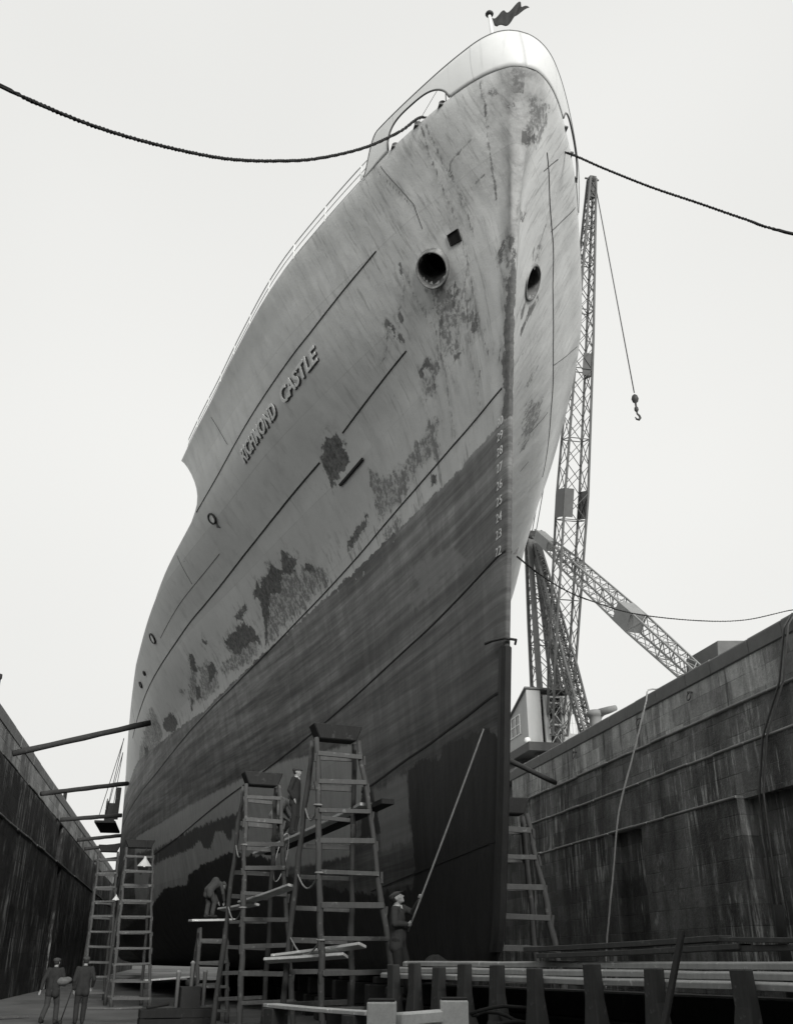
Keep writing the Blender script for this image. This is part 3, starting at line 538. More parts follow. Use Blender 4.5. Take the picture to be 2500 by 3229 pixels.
strip(mb,[(12.4,16.05),(13.96,15.58),(15.28,15.28),(17.19,15.0),(19.64,14.8),(23.1,14.75)],.03,.010,1)
for p,wd in seams[3:5]: strip(mb,[q for q in p if q[0]<45],wd*.8,.01,1)
for q in ([(12.61,15.75),(12.81,16.39)],[(13.96,15.53),(14.35,16.75)],[(17.81,14.95),(18.9,16.5)],[(19.27,13.81),(19.39,14.6)],[(20.74,13.5),(20.69,13.8)]): strip(mb,q,.018,.006,1,step=.1)
for q in ([(14.19,16.85),(13.99,15.72),(14.1,15.18)],[(30,13.9),(30.1,13.9)]): strip(mb,q,.012,.004,-1,step=.1)
for p in ([(30.3,14.2),(30.6,13.3)],[(49,12.4),(48.6,13.3)],[(27.7,13.3),(32.6,13.2),(36.3,13.1)],[(24,16.1),(23.6,15.0)]): strip(mb,p,.018,.008)
sp(mb.build('plate_lap',M['seam']))
mb=MB(); strip(mb,[(20.25,12.28),(18.9,12.34)],.075,.05,step=.1); sp(mb.build('rubbing_bar',M['seam']))
# ---- bulwark with mooring openings
OP0,OP1=12.42,13.98
def bul_h(s): return .79+0.42*np.exp(-(np.maximum(s,0)/.55))
def bul_top(s):  # fades down aft
    k=np.clip((s-2.74)/.7,0,1); return bul_h(s)*(1-k*k*(2.2-1.2*k))+.012
SBW=np.unique(np.concatenate([.6*(np.linspace(0,1,22)**1.5),np.linspace(.62,3.45,150)]))
def z_bul_lo(s):
    Y=11.35+s; u=(Y-OP0)/(OP1-OP0); a=np.where((u>0)&(u<1),.60*np.clip(1-np.abs(2*u-1)**3.2,0,1)**.6,0); return a
def bul(side):
    def zf(s,v):
        base=zA(np.clip(11.35+s,11,34)); lo=np.minimum(z_bul_lo(s),bul_top(s)-.06); return base+lo+(bul_top(s)-lo)*v
    return surf('b',SBW,zf,side,None,np.linspace(0,1,10),holes=False)
bb=NB('bulwark_paint'); bx,by_,bz_=bb.sep(); bn=bb.noise(3,6,.65); bs=bb.noise(1,5,.7,(6,6,.4)); bf=bb.math('MULTIPLY',.62,bb.mixf(bn,.93,1.03)); bf=bb.mixf(bb.math('MULTIPLY',bb.ss(bs,.56,.68),.22),bf,.35)
bj=bb.math('ABSOLUTE',bb.math('SUBTRACT',bb.math('FRACT',bb.math('MULTIPLY',by_,.55)),.5)); bf=bb.mixf(bb.math('MULTIPLY',bb.math('SUBTRACT',1.,bb.ss(bj,.0,.008)),.5),bf,.3)
bo,_=mesh_np('bulwark',[bul(-1),bul(1)],bb.finish(bf,.5,bn,.15,.01))
md=bo.modifiers.new('solid','SOLIDIFY'); md.thickness=.02; md.offset=0
sp(bo)
def edge_pts(side,fz,S,off=.0):
    out=[]
    for s in S:
        z=float(fz(np.array([s]))[0]); p=hull_pt(np.array([s]),np.array([z]),side)[0]; out.append(Vector(p)+Vector((side*off,0,0)))
    return out
ztop=lambda s: zA(np.clip(11.35+s,11,34))+bul_top(s)
Sx=np.concatenate([.6*(np.linspace(0,1,14)**1.5),np.linspace(.7,3.45,40)])
mb=MB(); mb.tube(edge_pts(-1,ztop,Sx[::-1])+edge_pts(1,ztop,Sx[1:]),.022,6); sp(mb.build('cap_rail',M['crane']))
zl=lambda s: zA(np.clip(11.35+s,11,34))+z_bul_lo(s)
for side in (-1,1):
    mb=MB(); So=np.linspace(OP0-11.35+.001,OP1-11.35-.001,40); mb.tube(edge_pts(side,zl,So,.01),.02,8); sp(mb.build('opening_rim',M['crane']))
# ---- decks
def deck(Y0,Y1,zf,n=60):
    Ys=np.linspace(Y0,Y1,n); vs=[];
    for Y in Ys:
        z=float(zf(Y)); h=float(hbY([max(Y,float(stem(z))+.001)],[z])[0])-.02; vs+=[(XC-h,Y,z),(XC+h,Y,z)]
    return vs,[(2*i,2*i+1,2*i+3,2*i+2) for i in range(n-1)]
mb=MB(); v_,f_=deck(11.5,27.1,lambda Y: float(zA(Y))-.03); mb.add(v_,f_); sp(mb.build('deck',M['iron'])); mb=MB(); v_,f_=deck(26.9,90,lambda Y: float(zBs(Y))-.9); mb.add(v_,f_)
mb.add([(XC-4.9,26.6,13.7),(XC+4.9,26.6,13.7),(XC+5.7,26.6,15.97),(XC-5.7,26.6,15.97)],[(0,1,2,3)])
sp(mb.build('deck',M['iron']))
# ---- fairleads in the openings
for side in (-1,1):
    for Y,r in ((12.60,.065),(13.20,.07),(13.82,.065)):
        z=float(zA(Y)); q=hull_at(Y,z,side)+Vector((-side*.10,0,-.02))
        mb=MB(); mb.lathe([(r*1.2,0),(r*1.2,.03),(r,.05),(r*.85,.10),(r,.15),(r*1.15,.17),(.02,.18)],q,14); mb.box(q+Vector((0,0,.01)),(.2,.24,.04))
        sp(mb.build('roller_fairlead',M['iron']))
# ---- forecastle rails
Yst=[14.95+1.34*i for i in range(10)]
mb=MB(); 
def rail_pt(Y,h,side=-1): z=float(zA(Y)); p=hull_at(Y,z,side); return p+Vector((-side*.10,0,h))
rh=.62
for side in (-1,1):
    mb=MB()
    for hh in (.2,.41,rh): mb.tube([rail_pt(Y,hh,side) for Y in np.linspace(14.75,27.0,34)],.011 if hh<rh else .016,5)
    ob=sp(mb.build('railing',M['offwhite'] if side<0 else M['offwhite']))
    for Y in Yst:
        mb=MB(); mb.tube([rail_pt(Y,0,side),rail_pt(Y,rh,side)],.024,6); mb.tube([rail_pt(Y,.0,side)+Vector((-side*.2,0,0)),rail_pt(Y,.4,side)],.013,5)
        o_=mb.build('stanchion',M['offwhite']); o_.parent=ob
# tall lifeline stanchions at the peak
mb=MB(); a=Vector((XC-1.6,14.6,17.0)); b_=Vector((XC-1.1,12.9,17.1))
for p,h in ((a,1.05),(b_,1.25)): mb.tube([p,p+Vector((0,0,h))],.014,5)
mb.tube([a+Vector((-.35,1.0,.3)),a+Vector((0,0,1.03)),b_+Vector((0,0,1.23)),b_+Vector((.4,-.8,.8))],.006,4); sp(mb.build('lifeline',M['crane']))
# jackstaff and flag
js=Vector((XC-.13,12.25,17.0)); jt=Vector((XC-.29,12.2,19.55))
mb=MB(); mb.tube([js,jt],.035,10); jo=sp(mb.build('jackstaff',M['offwhite']))
mb=MB(); mb.lathe([(.03,0),(.075,.03),(.09,.06),(.07,.1),(.01,.12)],jt,12); t_=mb.build('truck',M['steel_dark']); t_.parent=jo
fl=[];nu,nv=22,12
for i in range(nu):
    u=i/(nu-1)
    for j in range(nv):
        v=j/(nv-1)
        w_=.27+.09*math.sin(5*u+1)
        base=jt+Vector((.05+.10*v*(1-u),0,-.05-.30*v*(1-u)))
        d=Vector((.66*u,-.05*u,.60*u+.05*math.sin(8*u)*u)); pr=Vector((.62,.05,-.72))*(w_*v)
        fl.append(base+d+pr*u+Vector((.02*math.sin(5*v+9*u),.05*math.sin(13*u+4*v),.03*math.sin(9*u+7*v)*u)))
mb=MB(); mb.add(fl,[(i*nv+j,i*nv+j+1,(i+1)*nv+j+1,(i+1)*nv+j) for i in range(nu-1) for j in range(nv-1)],0,True)
M['flag']=simple('dark_bunting',.035,.5,6,.9)
fo=mb.build('flag',M['flag']); fo.modifiers.new('s','SOLIDIFY').thickness=.008; sp(fo)
# ---- hawse pipes
for side in (-1,1):
    Yc,Zc=14.3,14.38; c=hull_at(Yc,Zc,side); n=hull_n(Yc,Zc,side); ax=(n*.35+Vector((side*.10,-.35,-.85))).normalized()
    ring=[]
    for k in range(28):
        a=2*math.pi*k/28; ring.append((Yc+.30*math.cos(a),Zc+.34*math.sin(a)))
    mb=MB(); K_=28
    def loop(sc_,off,shift=0.):
        return [hull_at(Yc+(p[0]-Yc)*sc_,Zc+(p[1]-Zc)*sc_,side,.0)+ax*off for p in ring]
    PO=.20 if side<0 else .05
    prof=[(1.24,-.10),(1.20,.03),(1.17,PO*.8),(1.12,PO),(1.06,PO*.9),(1.03,.03),(1.0,-.15),(.98,-.4),(.95,-.75)]
    vs=[]; [vs.extend(loop(a_,o2)) for a_,o2 in prof]
    mb.add(vs,[(i*K_+k,i*K_+(k+1)%K_,(i+1)*K_+(k+1)%K_,(i+1)*K_+k) for i in range(len(prof)-1) for k in range(K_)],0,True)
    mbh=MB(); mbh.add(loop(.94,-.74),[tuple(range(K_))],0); sp(mbh.build('hawse_hole',M['black_hole']))
    b=NB('hawse_casting'); nn=b.noise(2.5,5,.6); 
    sp(mb.build('hawse_pipe',b.finish(b.mixf(b.ss(nn,.3,.62),.30,.10),.8,nn,.5,.02)))
    mb=MB(); Yh,Zh=13.62,14.62
    vs=[]; n2=hull_n(Yh,Zh,side)
    for sc_,off in ((1.15,.0),(1.12,.03),(1.0,.03),(.96,-.004)):
        for (dy,dz) in ((-.1,-.13),(.13,-.09),(.1,.12),(-.13,.10)): vs.append(hull_at(Yh+dy*sc_,Zh+dz*sc_,side,off))
    mb.add(vs,[(4*i+k,4*i+(k+1)%4,4*i+4+(k+1)%4,4*i+4+k) for i in range(3) for k in range(4)]); mb.add([hull_at(Yh+dy,Zh+dz,side,.006) for dy,dz in ((-.1,-.13),(.13,-.09),(.1,.12),(-.13,.10))],[(0,1,2,3)])
    if side<0: sp(mb.build('scupper_port',M['black_hole']))
# ---- side ports
for k,(Y,Z,r) in enumerate(((26.64,14.03,.17),(37.2,13.35,.22),(41.2,13.0,.1),(43.0,12.95,.15))):
    mb=MB(); c=hull_at(Y,Z,-1,.0); n=hull_n(Y,Z,-1)
    rg=[hull_at(Y+r*1.15*math.cos(a),Z+r*.8*math.sin(a),-1,.04) for a in [2*math.pi*i/18 for i in range(18)]]
    mb.tube(rg,.035,6,closed=True); po=sp(mb.build('mooring_port',M['steel_dark']))
    mb=MB(); mb.add([hull_at(Y+r*1.1*math.cos(a),Z+r*.75*math.sin(a),-1,.035) for a in [2*math.pi*i/18 for i in range(18)]],[tuple(range(18))]); g=mb.build('pane',M['white']); g.parent=po; g.matrix_parent_inverse=Matrix.Translation((0,0,0))  # white disc standing in for bright sky seen through the port
# ---- stem bar and ring
mb=MB(); zs_=np.linspace(1.6,10.2,40)
mb2=MB(); mb2.tube([Vector((XC+.17,float(stem(6.38))+.12,6.38)),Vector((XC+.13,float(stem(6.38))-.05,6.40)),Vector((XC-.08,float(stem(6.38))-.07,6.41)),Vector((XC-.22,float(stem(6.38))+.2,6.43)),Vector((XC-.26,float(stem(6.38))+.4,6.45))],[.02,.024,.024,.02,.03],8)
sp(mb2.build('stem_shackle',M['steel_dark']))
vs=[];
for z in np.linspace(1.7,6.3,30):
    y=float(stem(z))
    for (dx,dy) in ((-.10,.25),(-.09,.06),(-.04,-.02),(.04,-.02),(.09,.06),(.10,.25)): vs.append((XC+dx,y+dy,z))
mb=MB(); mb.add(vs,[(i*6+k,i*6+k+1,i*6+k+7,i*6+k+6) for i in range(29) for k in range(5)]+[(29*6,29*6+1,29*6+2,29*6+3,29*6+4,29*6+5)],0,False)
sp(mb.build('stem_bar',M['wood_dark'] if False else M['steel_dark']))
# ---- lettering
def text_mesh(txt,size,bold=.0,depth=0.0,shear=0.0,spacing=1.0,res=3):
    cu=bpy.data.curves.new('t','FONT'); cu.body=txt; cu.size=size; cu.offset=bold; cu.extrude=depth; cu.shear=shear; cu.space_character=spacing; cu.resolution_u=res
    ob=bpy.data.objects.new('t',cu); col.objects.link(ob); dg=bpy.context.evaluated_depsgraph_get(); me=bpy.data.meshes.new_from_object(ob.evaluated_get(dg))
    bm=bmesh.new(); bm.from_mesh(me); bpy.data.meshes.remove(me); bpy.data.objects.remove(ob); bpy.data.curves.remove(cu)
    bmesh.ops.triangulate(bm,faces=bm.faces[:]); V=[v.co.copy() for v in bm.verts]; Fc=[tuple(v.index for v in f.verts) for f in bm.faces]; bm.free(); return V,Fc
def place_text(mb,txt,u0,u1,fn,mi=0,bold=.02,shear=.3,thick=0.,offs=0.,dsh=(0,0)):
    """fn(u in 0..1, v in 0..1, off)->point ; word stretched to u0..u1"""
    V_,F_=text_mesh(txt,1.0,bold,.5,shear,1.05)
    x0=min(v.x for v in V_); x1=max(v.x for v in V_); y0_=min(v.y for v in V_); y1_=max(v.y for v in V_)
    vs=[fn(u0+(u1-u0)*(v.x-x0)/(x1-x0)+dsh[0],(v.y-y0_)/(y1_-y0_)+dsh[1],offs+(thick if v.z>0 else 0)) for v in V_]
    mb.add(vs,F_,mi)
def name_fn(u,v,off):   # u 0..1 from R to E
    Y=23.17+(18.16-23.17)*u; zb=14.20+(14.575-14.20)*u**1.15; zt=zb+.325
    return hull_at(Y,zb+(zt-zb)*v,-1,off)
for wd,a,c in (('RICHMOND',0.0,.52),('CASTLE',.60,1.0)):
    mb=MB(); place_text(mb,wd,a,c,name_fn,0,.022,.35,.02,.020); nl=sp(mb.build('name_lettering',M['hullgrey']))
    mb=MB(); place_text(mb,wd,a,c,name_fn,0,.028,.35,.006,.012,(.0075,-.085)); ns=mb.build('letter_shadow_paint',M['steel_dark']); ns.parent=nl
dm=[(30,13.25,10.32),(29,13.29,10.05),(28,13.36,9.77),(27,13.42,9.47),(26,13.47,9.15),(25,13.53,8.86),(24,13.59,8.57),(23,13.65,8.27),(22,13.71,7.97)]
for k,(num,Y,Z) in enumerate(dm):
    mb=MB()
    def fn(u,v,off,Z=Z,Y=Y): 
        zz_=Z-.08+.16*v; return hull_at(float(stem(zz_))+.36-.20*u,zz_,-1,off)
    place_text(mb,str(num),0,1,fn,0,.008,0,.003,.006)
    sp(mb.build('draft_mark',M['white']))
# ---------------------------------------------------------------- timber: trestles, planks, blocks, shores
def log_bar(mb,a,b,r0,r1,seed,n=9,jit=.012,flat=.8,mi=0):
    rnd=random.Random(seed); a=Vector(a);b=Vector(b); pts=[];rs=[]
    for i in range(n):
        t=i/(n-1); j=jit if 0<i<n-1 else 0
        pts.append(a.lerp(b,t)+Vector((rnd.uniform(-j,j),rnd.uniform(-j,j),0))); rs.append((r0+(r1-r0)*t)*rnd.uniform(.88,1.14))
    mb.tube(pts,rs,7,mi)
def trestle(name,top,H,ang,wt,wb,splay,label,group,nr=10,mat='wood_mid',shift=.35,cap=True,seed=1,zb=0.0,rope=False):
    """two wide ladders leaning together under a thick cap; ang = direction of the rungs"""
    t=empty(name,(top[0],top[1],zb),ang,label,'trestle',group)
    rnd=random.Random(seed)
    for side in (-1,1):      # -1 = front ladder
        def P(sx,z):
            k=1-(z-zb)/(H-zb); w=(wt+(wb-wt)*k)/2
            return Vector((sx*w+(shift*k*(1 if side<0 else .3)),side*(.12+splay*.5*k),z-zb))
        for sx in (-1,1):
            mb=MB(); log_bar(mb,P(sx,zb),P(sx,H-.12),.062,.05,seed*7+side*3+sx,14,.02); t_=mb.build('stile',M[mat]); t_.parent=t
            # cleats nailed under the rungs
            for k in range(nr):
                if side>0 and name: continue
                mb=MB(); z=zb+(H-zb)*(k+.55)/(nr+.35); p=P(sx,z-.07); mb.box(p+Vector((sx*.045,side*.03,rnd.uniform(-.02,.02))),(.045,.05,rnd.uniform(.12,.2)),Matrix.Rotation(rnd.uniform(-.2,.2),3,'Y'))
                c_=mb.build('cleat',M[mat]); c_.parent=t_
        for k in range(nr):
            z=zb+(H-zb)*(k+.55)/(nr+.35); mb=MB(); a=P(-1,z);b=P(1,z); o=Vector((0,side*.055,rnd.uniform(-.012,.012)))
            mb.bar(a+o,b+o+Vector((0,0,rnd.uniform(-.035,.035))),.05,rnd.uniform(.07,.10)); r_=mb.build('rung',M['rung'],None,.006); r_.parent=t
    if cap:
        mb=MB(); w=wt/2+.02; pr=[(-w-.06,H+.17-zb),(w+.06,H+.17-zb),(w-.06,H-.13-zb),(-w+.08,H-.13-zb)]
        vs=[(x,y,z) for y in (-.19,.19) for x,z in pr]; mb.add(vs,[(0,1,2,3),(7,6,5,4)]+[(i,(i+1)%4,4+(i+1)%4,4+i) for i in range(4)]); c=mb.build('cap_beam',M['wood_dark'],None,.02); c.parent=t
    if rope:
        for z in rope:
            mb=MB(); a=None
            k=1-(z-zb)/(H-zb); w=(wt+(wb-wt)*k)/2
            A=Vector((-w+shift*k,-(.12+splay*.5*k),z-zb)); B_=Vector((-w+shift*k*.3,(.12+splay*.5*k),z-zb+.1))
            mb.tube([A.lerp(B_,q/10)+Vector((0,0,-.28*math.sin(math.pi*q/10))) for q in range(11)],.016,6); mb.tube([A+Vector((.075*math.cos(q),.075*math.sin(q),0)) for q in [2*math.pi*i/10 for i in range(10)]],.018,6,closed=True)
            o=mb.build('tie_rope',M['rope_pale']); o.parent=t
    return t
TG='painters trestles around the hull'
trestle('trestle',(2.72,18.25),5.62,R(9),.86,1.42,1.9,'tallest nearest trestle with pale rungs and thick dark cap, left of the pole painter',TG,10,'wood_mid',.34,True,1,0,(1.9,3.0,4.2))
trestle('trestle',(1.62,22.4),5.38,R(9),.78,1.15,1.9,'second timber trestle with a dark cap beam, just left of the men on the staging',TG,10,'wood_mid',.2,True,2,0,(2.6,3.9))
trestle('trestle',(-1.78,40.5),5.75,R(4),1.0,1.35,2.0,'distant trestle with a white conical lamp under its cap at lower left',TG,10,'wood_mid',.3,True,3)
trestle('trestle',(-3.35,46),6.1,R(4),.8,1.0,2.0,'farthest and leftmost trestle, seen between the dock wall and its neighbour',TG,10,'wood_mid',.2,True,4)
trestle('trestle',(1.02,30.2),2.55,R(6),.75,.9,1.2,'low trestle carrying the short platform with the bent workman',TG,4,'wood_mid',.05,False,5)
trestle('trestle',(5.88,17.4),4.2,R(-4),.75,1.35,1.3,'trestle half hidden behind the stem, with bright rungs against the right dock wall',TG,8,'wood_mid',.2,True,6)
def plank(name,a,b,w,h,mat,label,cat='plank',group=None,bev=.006,roll=0):
    a=Vector(a);b=Vector(b); mb=MB(); n=6; d=(b-a); L=d.length; dx=d.normalized(); up=Vector((0,0,1)); x=dx.cross(up).normalized(); y=x.cross(dx)
    x2=x*math.cos(roll)+y*math.sin(roll); y2=y*math.cos(roll)-x*math.sin(roll)
    c=a.lerp(b,.5); o=empty_free=None
    vs=[]
    rnd=random.Random(len(label)+int(a.x*100))
    for i in range(n+1):
        t=i/n; sag=-.012*L/4*math.sin(math.pi*t); p=a.lerp(b,t)+Vector((0,0,sag)); k=rnd.uniform(.97,1.03)
        for sx,sy in ((-1,-1),(1,-1),(1,1),(-1,1)): vs.append(p+x2*sx*w/2*k+y2*sy*h/2-c)
    fs=[(4*i+k,4*i+(k+1)%4,4*i+4+(k+1)%4,4*i+4+k) for i in range(n) for k in range(4)]+[(3,2,1,0),(4*n,4*n+1,4*n+2,4*n+3)]
    mb.add(vs,fs); o=mb.build(name,M[mat],None,bev); o.location=c
    return tag(o,label,cat,group)
SG='staging planks on the trestles'
plank('staging_plank',(2.02,27.9,4.30),(3.36,18.2,4.30),.26,.06,'plank','long staging plank the two standing men are on, its edge catching the light','plank',SG)
plank('staging_plank',(2.32,27.6,4.28),(3.66,17.6,4.28),.26,.10,'wood_dark','dark staging plank on the hull side of the upper staging','plank',SG)
plank('staging_plank',(1.05,25.9,2.74),(1.66,22.6,2.72),.2,.05,'plank','pale plank lying through the second trestle at mid height','plank',SG,roll=.22)
plank('staging_plank',(1.42,23.6,2.79),(2.08,18.9,2.86),.2,.05,'plank','bright plank running from the second trestle up to the tallest one at mid height','plank',SG,roll=.22)
plank('staging_plank',(1.80,18.9,1.64),(3.15,17.25,1.82),.2,.05,'plank','bright upper plank of the pair on the lowest rungs of the tallest trestle','plank',SG,roll=.28)
plank('staging_plank',(1.62,18.5,1.58),(2.9,17.5,1.66),.2,.05,'plank','lower shorter plank of the pair on the lowest rungs of the tallest trestle','plank',SG,roll=.28)
plank('staging_plank',(.35,30.0,2.62),(1.62,30.3,2.66),.42,.06,'plank','short plank platform under the bent workman','plank',SG)
plank('staging_plank',(1.55,16.5,.95),(2.66,13.75,.95),.26,.05,'plank','tapered pale plank lying near the ground at the left of the foreground blocks','plank',SG)
plank('staging_plank',(-1.15,43.6,.82),(.9,44.6,.95),.35,.06,'plank','pale plank glimpsed low under the bilge at lower left','plank',SG)
# props under the low planks
for k,(x,y,h) in enumerate(((1.62,16.3,.92),(2.5,14.1,.92),(-1.0,43.7,.78),(.8,44.5,.9))):
    mb=MB(); 
    for q in range(3): mb.box((0,0,h/6+q*h/3),(.34-.03*q,.3,h/3-.004),Matrix.Rotation(.2*q,3,'Z'))
    o=mb.build('timber_block',M['wood'],None,.01); o.location=(x,y,0); tag(o,['rough block stack under the far end of the low pale plank','rough block stack under the near end of the low pale plank','block under the left end of the plank below the bilge','block under the right end of the plank below the bilge'][k],'timber block','timber blocks under low planks')
# platform of blocks under the pole painter
pb=empty('block_pile',(3.62,16.6,0),R(-12),'pile of dark timber blocks the pole painter stands on','timber pile')
mb=MB()
for k in range(3):
    for j in (-1,0,1): mb.box((j*.34,0,.17+.34*k),(.30,1.0,.335) if k!=1 else (.3,.9,.335))
o=mb.build('timbers',M['wood_dark'],None,.02); o.parent=pb
# keel blocks under the ship
for k in range(26):
    Y=18.5+2.2*k*(1+.02*k)
    if k>0 and Y<130:
        mb=MB(); mb.box((0,0,.3),(1.5,.7,.6)); mb.box((0,0,.85),(1.25,.6,.48)); mb.box((0,0,1.17),(.9,.5,.15))
        o=mb.build('keel_block',M['wood_dark'],None,.02); o.location=(XC,Y,0)
        tag(o,'dark keel block in the row under the ship\'s keel','keel block','keel blocks under the ship')
# row of timbers and posts across the head of the dock
AP=Vector((5.67,8.654,0)); BP=Vector((3.643,15.618,0)); DR=(BP-AP).normalized(); NR=Vector((DR.y,-DR.x,0))  # NR points away from the hull side
if NR.x>0: NR=-NR
RG='horizontal timbers laid along the row of block posts'
posts=[(3.66,15.55),(3.84,14.94),(4.04,14.27),(4.23,13.61),(4.45,12.86),(4.68,12.07),(4.99,11.01),(5.26,10.06),(5.59,8.92)]
LB=['front lowest round-edged timber on the row of posts','middle timber of the three laid along the row of posts','back upper timber of the three laid along the row of posts']
for k,(z,off,w_) in enumerate(((1.37,.16,.26),(1.455,-.02,.24),(1.54,-.20,.22))):
    a=AP-DR*1.4+Vector((0,0,z))+NR*off; b_=BP+DR*.5+Vector((0,0,z))+NR*off; c=a.lerp(b_,.5); rnd=random.Random(k)
    mb=MB(); n=14; vs=[]
    for i in range(n+1):
        q=a.lerp(b_,i/n)-c; dz=rnd.uniform(-.006,.006); dn=rnd.uniform(-.012,.012)
        for sx,sy in ((-1,-1),(1,-1),(1,.55),(.72,1),(-1,1)): vs.append(q+NR*(sx*w_/2+dn)+Vector((0,0,sy*.037+dz)))
    mb.add(vs,[(5*i+q,5*i+(q+1)%5,5*i+5+(q+1)%5,5*i+5+q) for i in range(n) for q in range(5)]+[(4,3,2,1,0),tuple(5*n+q for q in range(5))])
    o=mb.build('beam',M['beam'],None,.006); o.location=c; tag(o,LB[k],'timber beam',RG)
for k in range(4):  # dark timbers added to stand in for the shaded floor behind the posts
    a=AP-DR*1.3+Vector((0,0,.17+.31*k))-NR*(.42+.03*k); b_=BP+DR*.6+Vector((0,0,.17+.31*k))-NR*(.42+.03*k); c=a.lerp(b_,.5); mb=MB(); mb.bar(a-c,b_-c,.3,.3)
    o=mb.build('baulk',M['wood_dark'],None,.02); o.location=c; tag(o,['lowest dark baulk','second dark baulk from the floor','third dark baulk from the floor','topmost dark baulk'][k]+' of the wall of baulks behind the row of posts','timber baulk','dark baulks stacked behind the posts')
ordn=['first','second','third','fourth','fifth','sixth','seventh','eighth','ninth']
for k,(x,y) in enumerate(posts):
    x+=NR.x*.36; y+=NR.y*.36
    t=empty('block_post',(x,y,0),math.atan2(DR.y,DR.x),ordn[k]+' splayed post from the hull end in the row carrying the long timbers','post','splayed posts of the timber row')
    rnd=random.Random(50+k); s_=1.0
    mb=MB(); w=.10
    prof=[(.0,.30,.17),(.55,.26,.15),(.72,.20,.13),(.9,.13,.09),(1.2,.095,.07),(1.53+.03*math.sin(k*2.3),.10,.06)]
    vs=[]
    for z,wx,wy in prof:
        j=rnd.uniform(-.012,.012)
        for sx,sy in ((-1,-1),(1,-1),(1,1),(-1,1)): vs.append((sx*wx*s_+j,sy*wy+j*.5-.0,z))
    mb.add(vs,[(4*i+q,4*i+(q+1)%4,4*i+4+(q+1)%4,4*i+4+q) for i in range(5) for q in range(4)]+[(20,21,22,23)])
    o=mb.build('post',M['wood'],None,.012); o.parent=t
    mb=MB(); sgn=NR; 
    mb.box((0,.2,.52),(.5,.2,.12)); mb.box((.05,.26,.30),(.34,.16,.3)); o=mb.build('foot',M['beam'],None,.015); o.parent=t
# planks stacked on the row, nearest the wall
KG='planks stacked across the row of posts'
plank('stacked_plank',(4.56,12.75,1.715),(5.66,9.72,1.80),.22,.06,'wood_mid','top plank of the long stack across the foreground, its face lit','plank',KG)
plank('stacked_plank',(4.62,12.45,1.64),(5.74,9.5,1.72),.22,.055,'wood_mid','lower plank of the long stack across the foreground','plank',KG)
plank('stacked_plank',(5.55,10.0,1.80),(5.95,9.0,1.77),.2,.05,'wood_mid','short broken plank end at the right end of the stack','plank',KG)
plank('stacked_plank',(5.62,9.85,1.70),(6.12,8.72,1.71),.2,.06,'wood_mid','short thick offcut below the broken plank end','plank',KG)
o=plank('pole',(4.52,8.5,1.83),(3.98,8.1,.95),.05,.05,'wood_dark','slanting dark pole propped in front of the beams at lower right','pole'); 
mb=MB(); log_bar(mb,(0,0,0),(0,0,2.12),.07,.05,3); o=mb.build('post',M['wood_dark']); o.location=(6.2,9.5,0); tag(o,'dark upright post near the right edge of the photo beside the dock wall','post')
# near keel blocks with slots
def near_block(loc,rz,w,h,label):
    t=empty('docking_block',loc,rz,label,'docking block','pale slotted docking blocks')
    mb=MB(); mb.box((0,0,h-.14),(w,.42,.28)); mb.box((-w/2+.045,0,(h-.28)/2),(.09,.42,h-.28)); mb.box((w/2-.045,0,(h-.28)/2),(.09,.42,h-.28)); mb.box((0,.1,(h-.28)/2-.0),(w-.18,.2,h-.285)); mb.box((0,-.02,.35),(w-.18,.4,.3))
    mb.box((0,0,.09),(w+.16,.6,.18))
    o=mb.build('block',M['blockface'],None,.02,2); o.parent=t
    mb=MB(); mb.box((0,0,h+.012),(w*.95,.4,.024)); o=mb.build('cover_plate',M['steel_dark'],None,.004); o.parent=t
near_block((2.42,11.95,0),R(-14),.33,1.16,'pale slotted docking block at the feet of the pole painter, left of the pair')
near_block((3.36,12.2,0),R(-14),.33,1.16,'pale slotted docking block under the stem, right of the pair')
o=plank('cross_beam',(2.6,11.9,.97),(3.22,12.15,.99),.2,.14,'blockface','pale crossbar joining the two slotted docking blocks','beam',None,.02)
mb=MB(); mb.box((0,0,.45),(.42,.3,.9)); o=mb.build('plinth',M['wood'],None,.02); o.location=(2.9,12.05,0); tag(o,'dark plinth below the crossbar between the docking blocks','block')
# coiled hose beside the blocks
mb=MB(); pts=[]
for i in range(90):
    a=i*.42; r=.26+.05*math.sin(i*1.3); pts.append((r*math.cos(a)*1.3,r*math.sin(a),.03+.012*i+.03*math.sin(i*.9)))
mb.tube(pts,.022,6); o=mb.build('hose',M['rope']); o.location=(3.95,12.3,0); tag(o,'tangled dark hose heaped right of the docking blocks','hose')
# shores
HG='timber shores wedged between dock wall and hull'
def shore(a,b_,r,label):
    a=Vector(a);b_=Vector(b_); c=a.lerp(b_,.5); mb=MB(); n=8; mb.tube([a.lerp(b_,i/n)-c+Vector((0,0,.01*math.sin(i*3))) for i in range(n+1)],[r*(1+.05*math.sin(i*2)) for i in range(n+1)],10)
    o=mb.build('shore',M['wood_dark']); o.location=c; tag(o,label,'shore',HG)
h1=hull_at(44.0,11.5,-1,.1)
shore((-7.55,42.4,9.5),h1,.13,'nearest timber shore at left, thick and rising to the hull')
shore((-7.6,52.6,9.4),hull_at(57.3,10.85,-1,.1),.13,'second shore from the front, just above the hanging painting stage')
for k,Y in enumerate((63,74,80,90,102,118)):
    shore((-7.6,Y-1,9.3),hull_at(Y,9.8,-1,.1),.13,['third shore, ending behind the dark hanging stage','fourth shore, level under the hanging stage','fifth shore in the receding row at left','sixth shore in the receding row at left','seventh shore in the receding row, above the far trestle','eighth and farthest shore in the row'][k])
shore((17.0,42.6,9.2),hull_at(34.5,9.6,1,.1),.12,'shore on the right, from behind the stem to the dock wall')
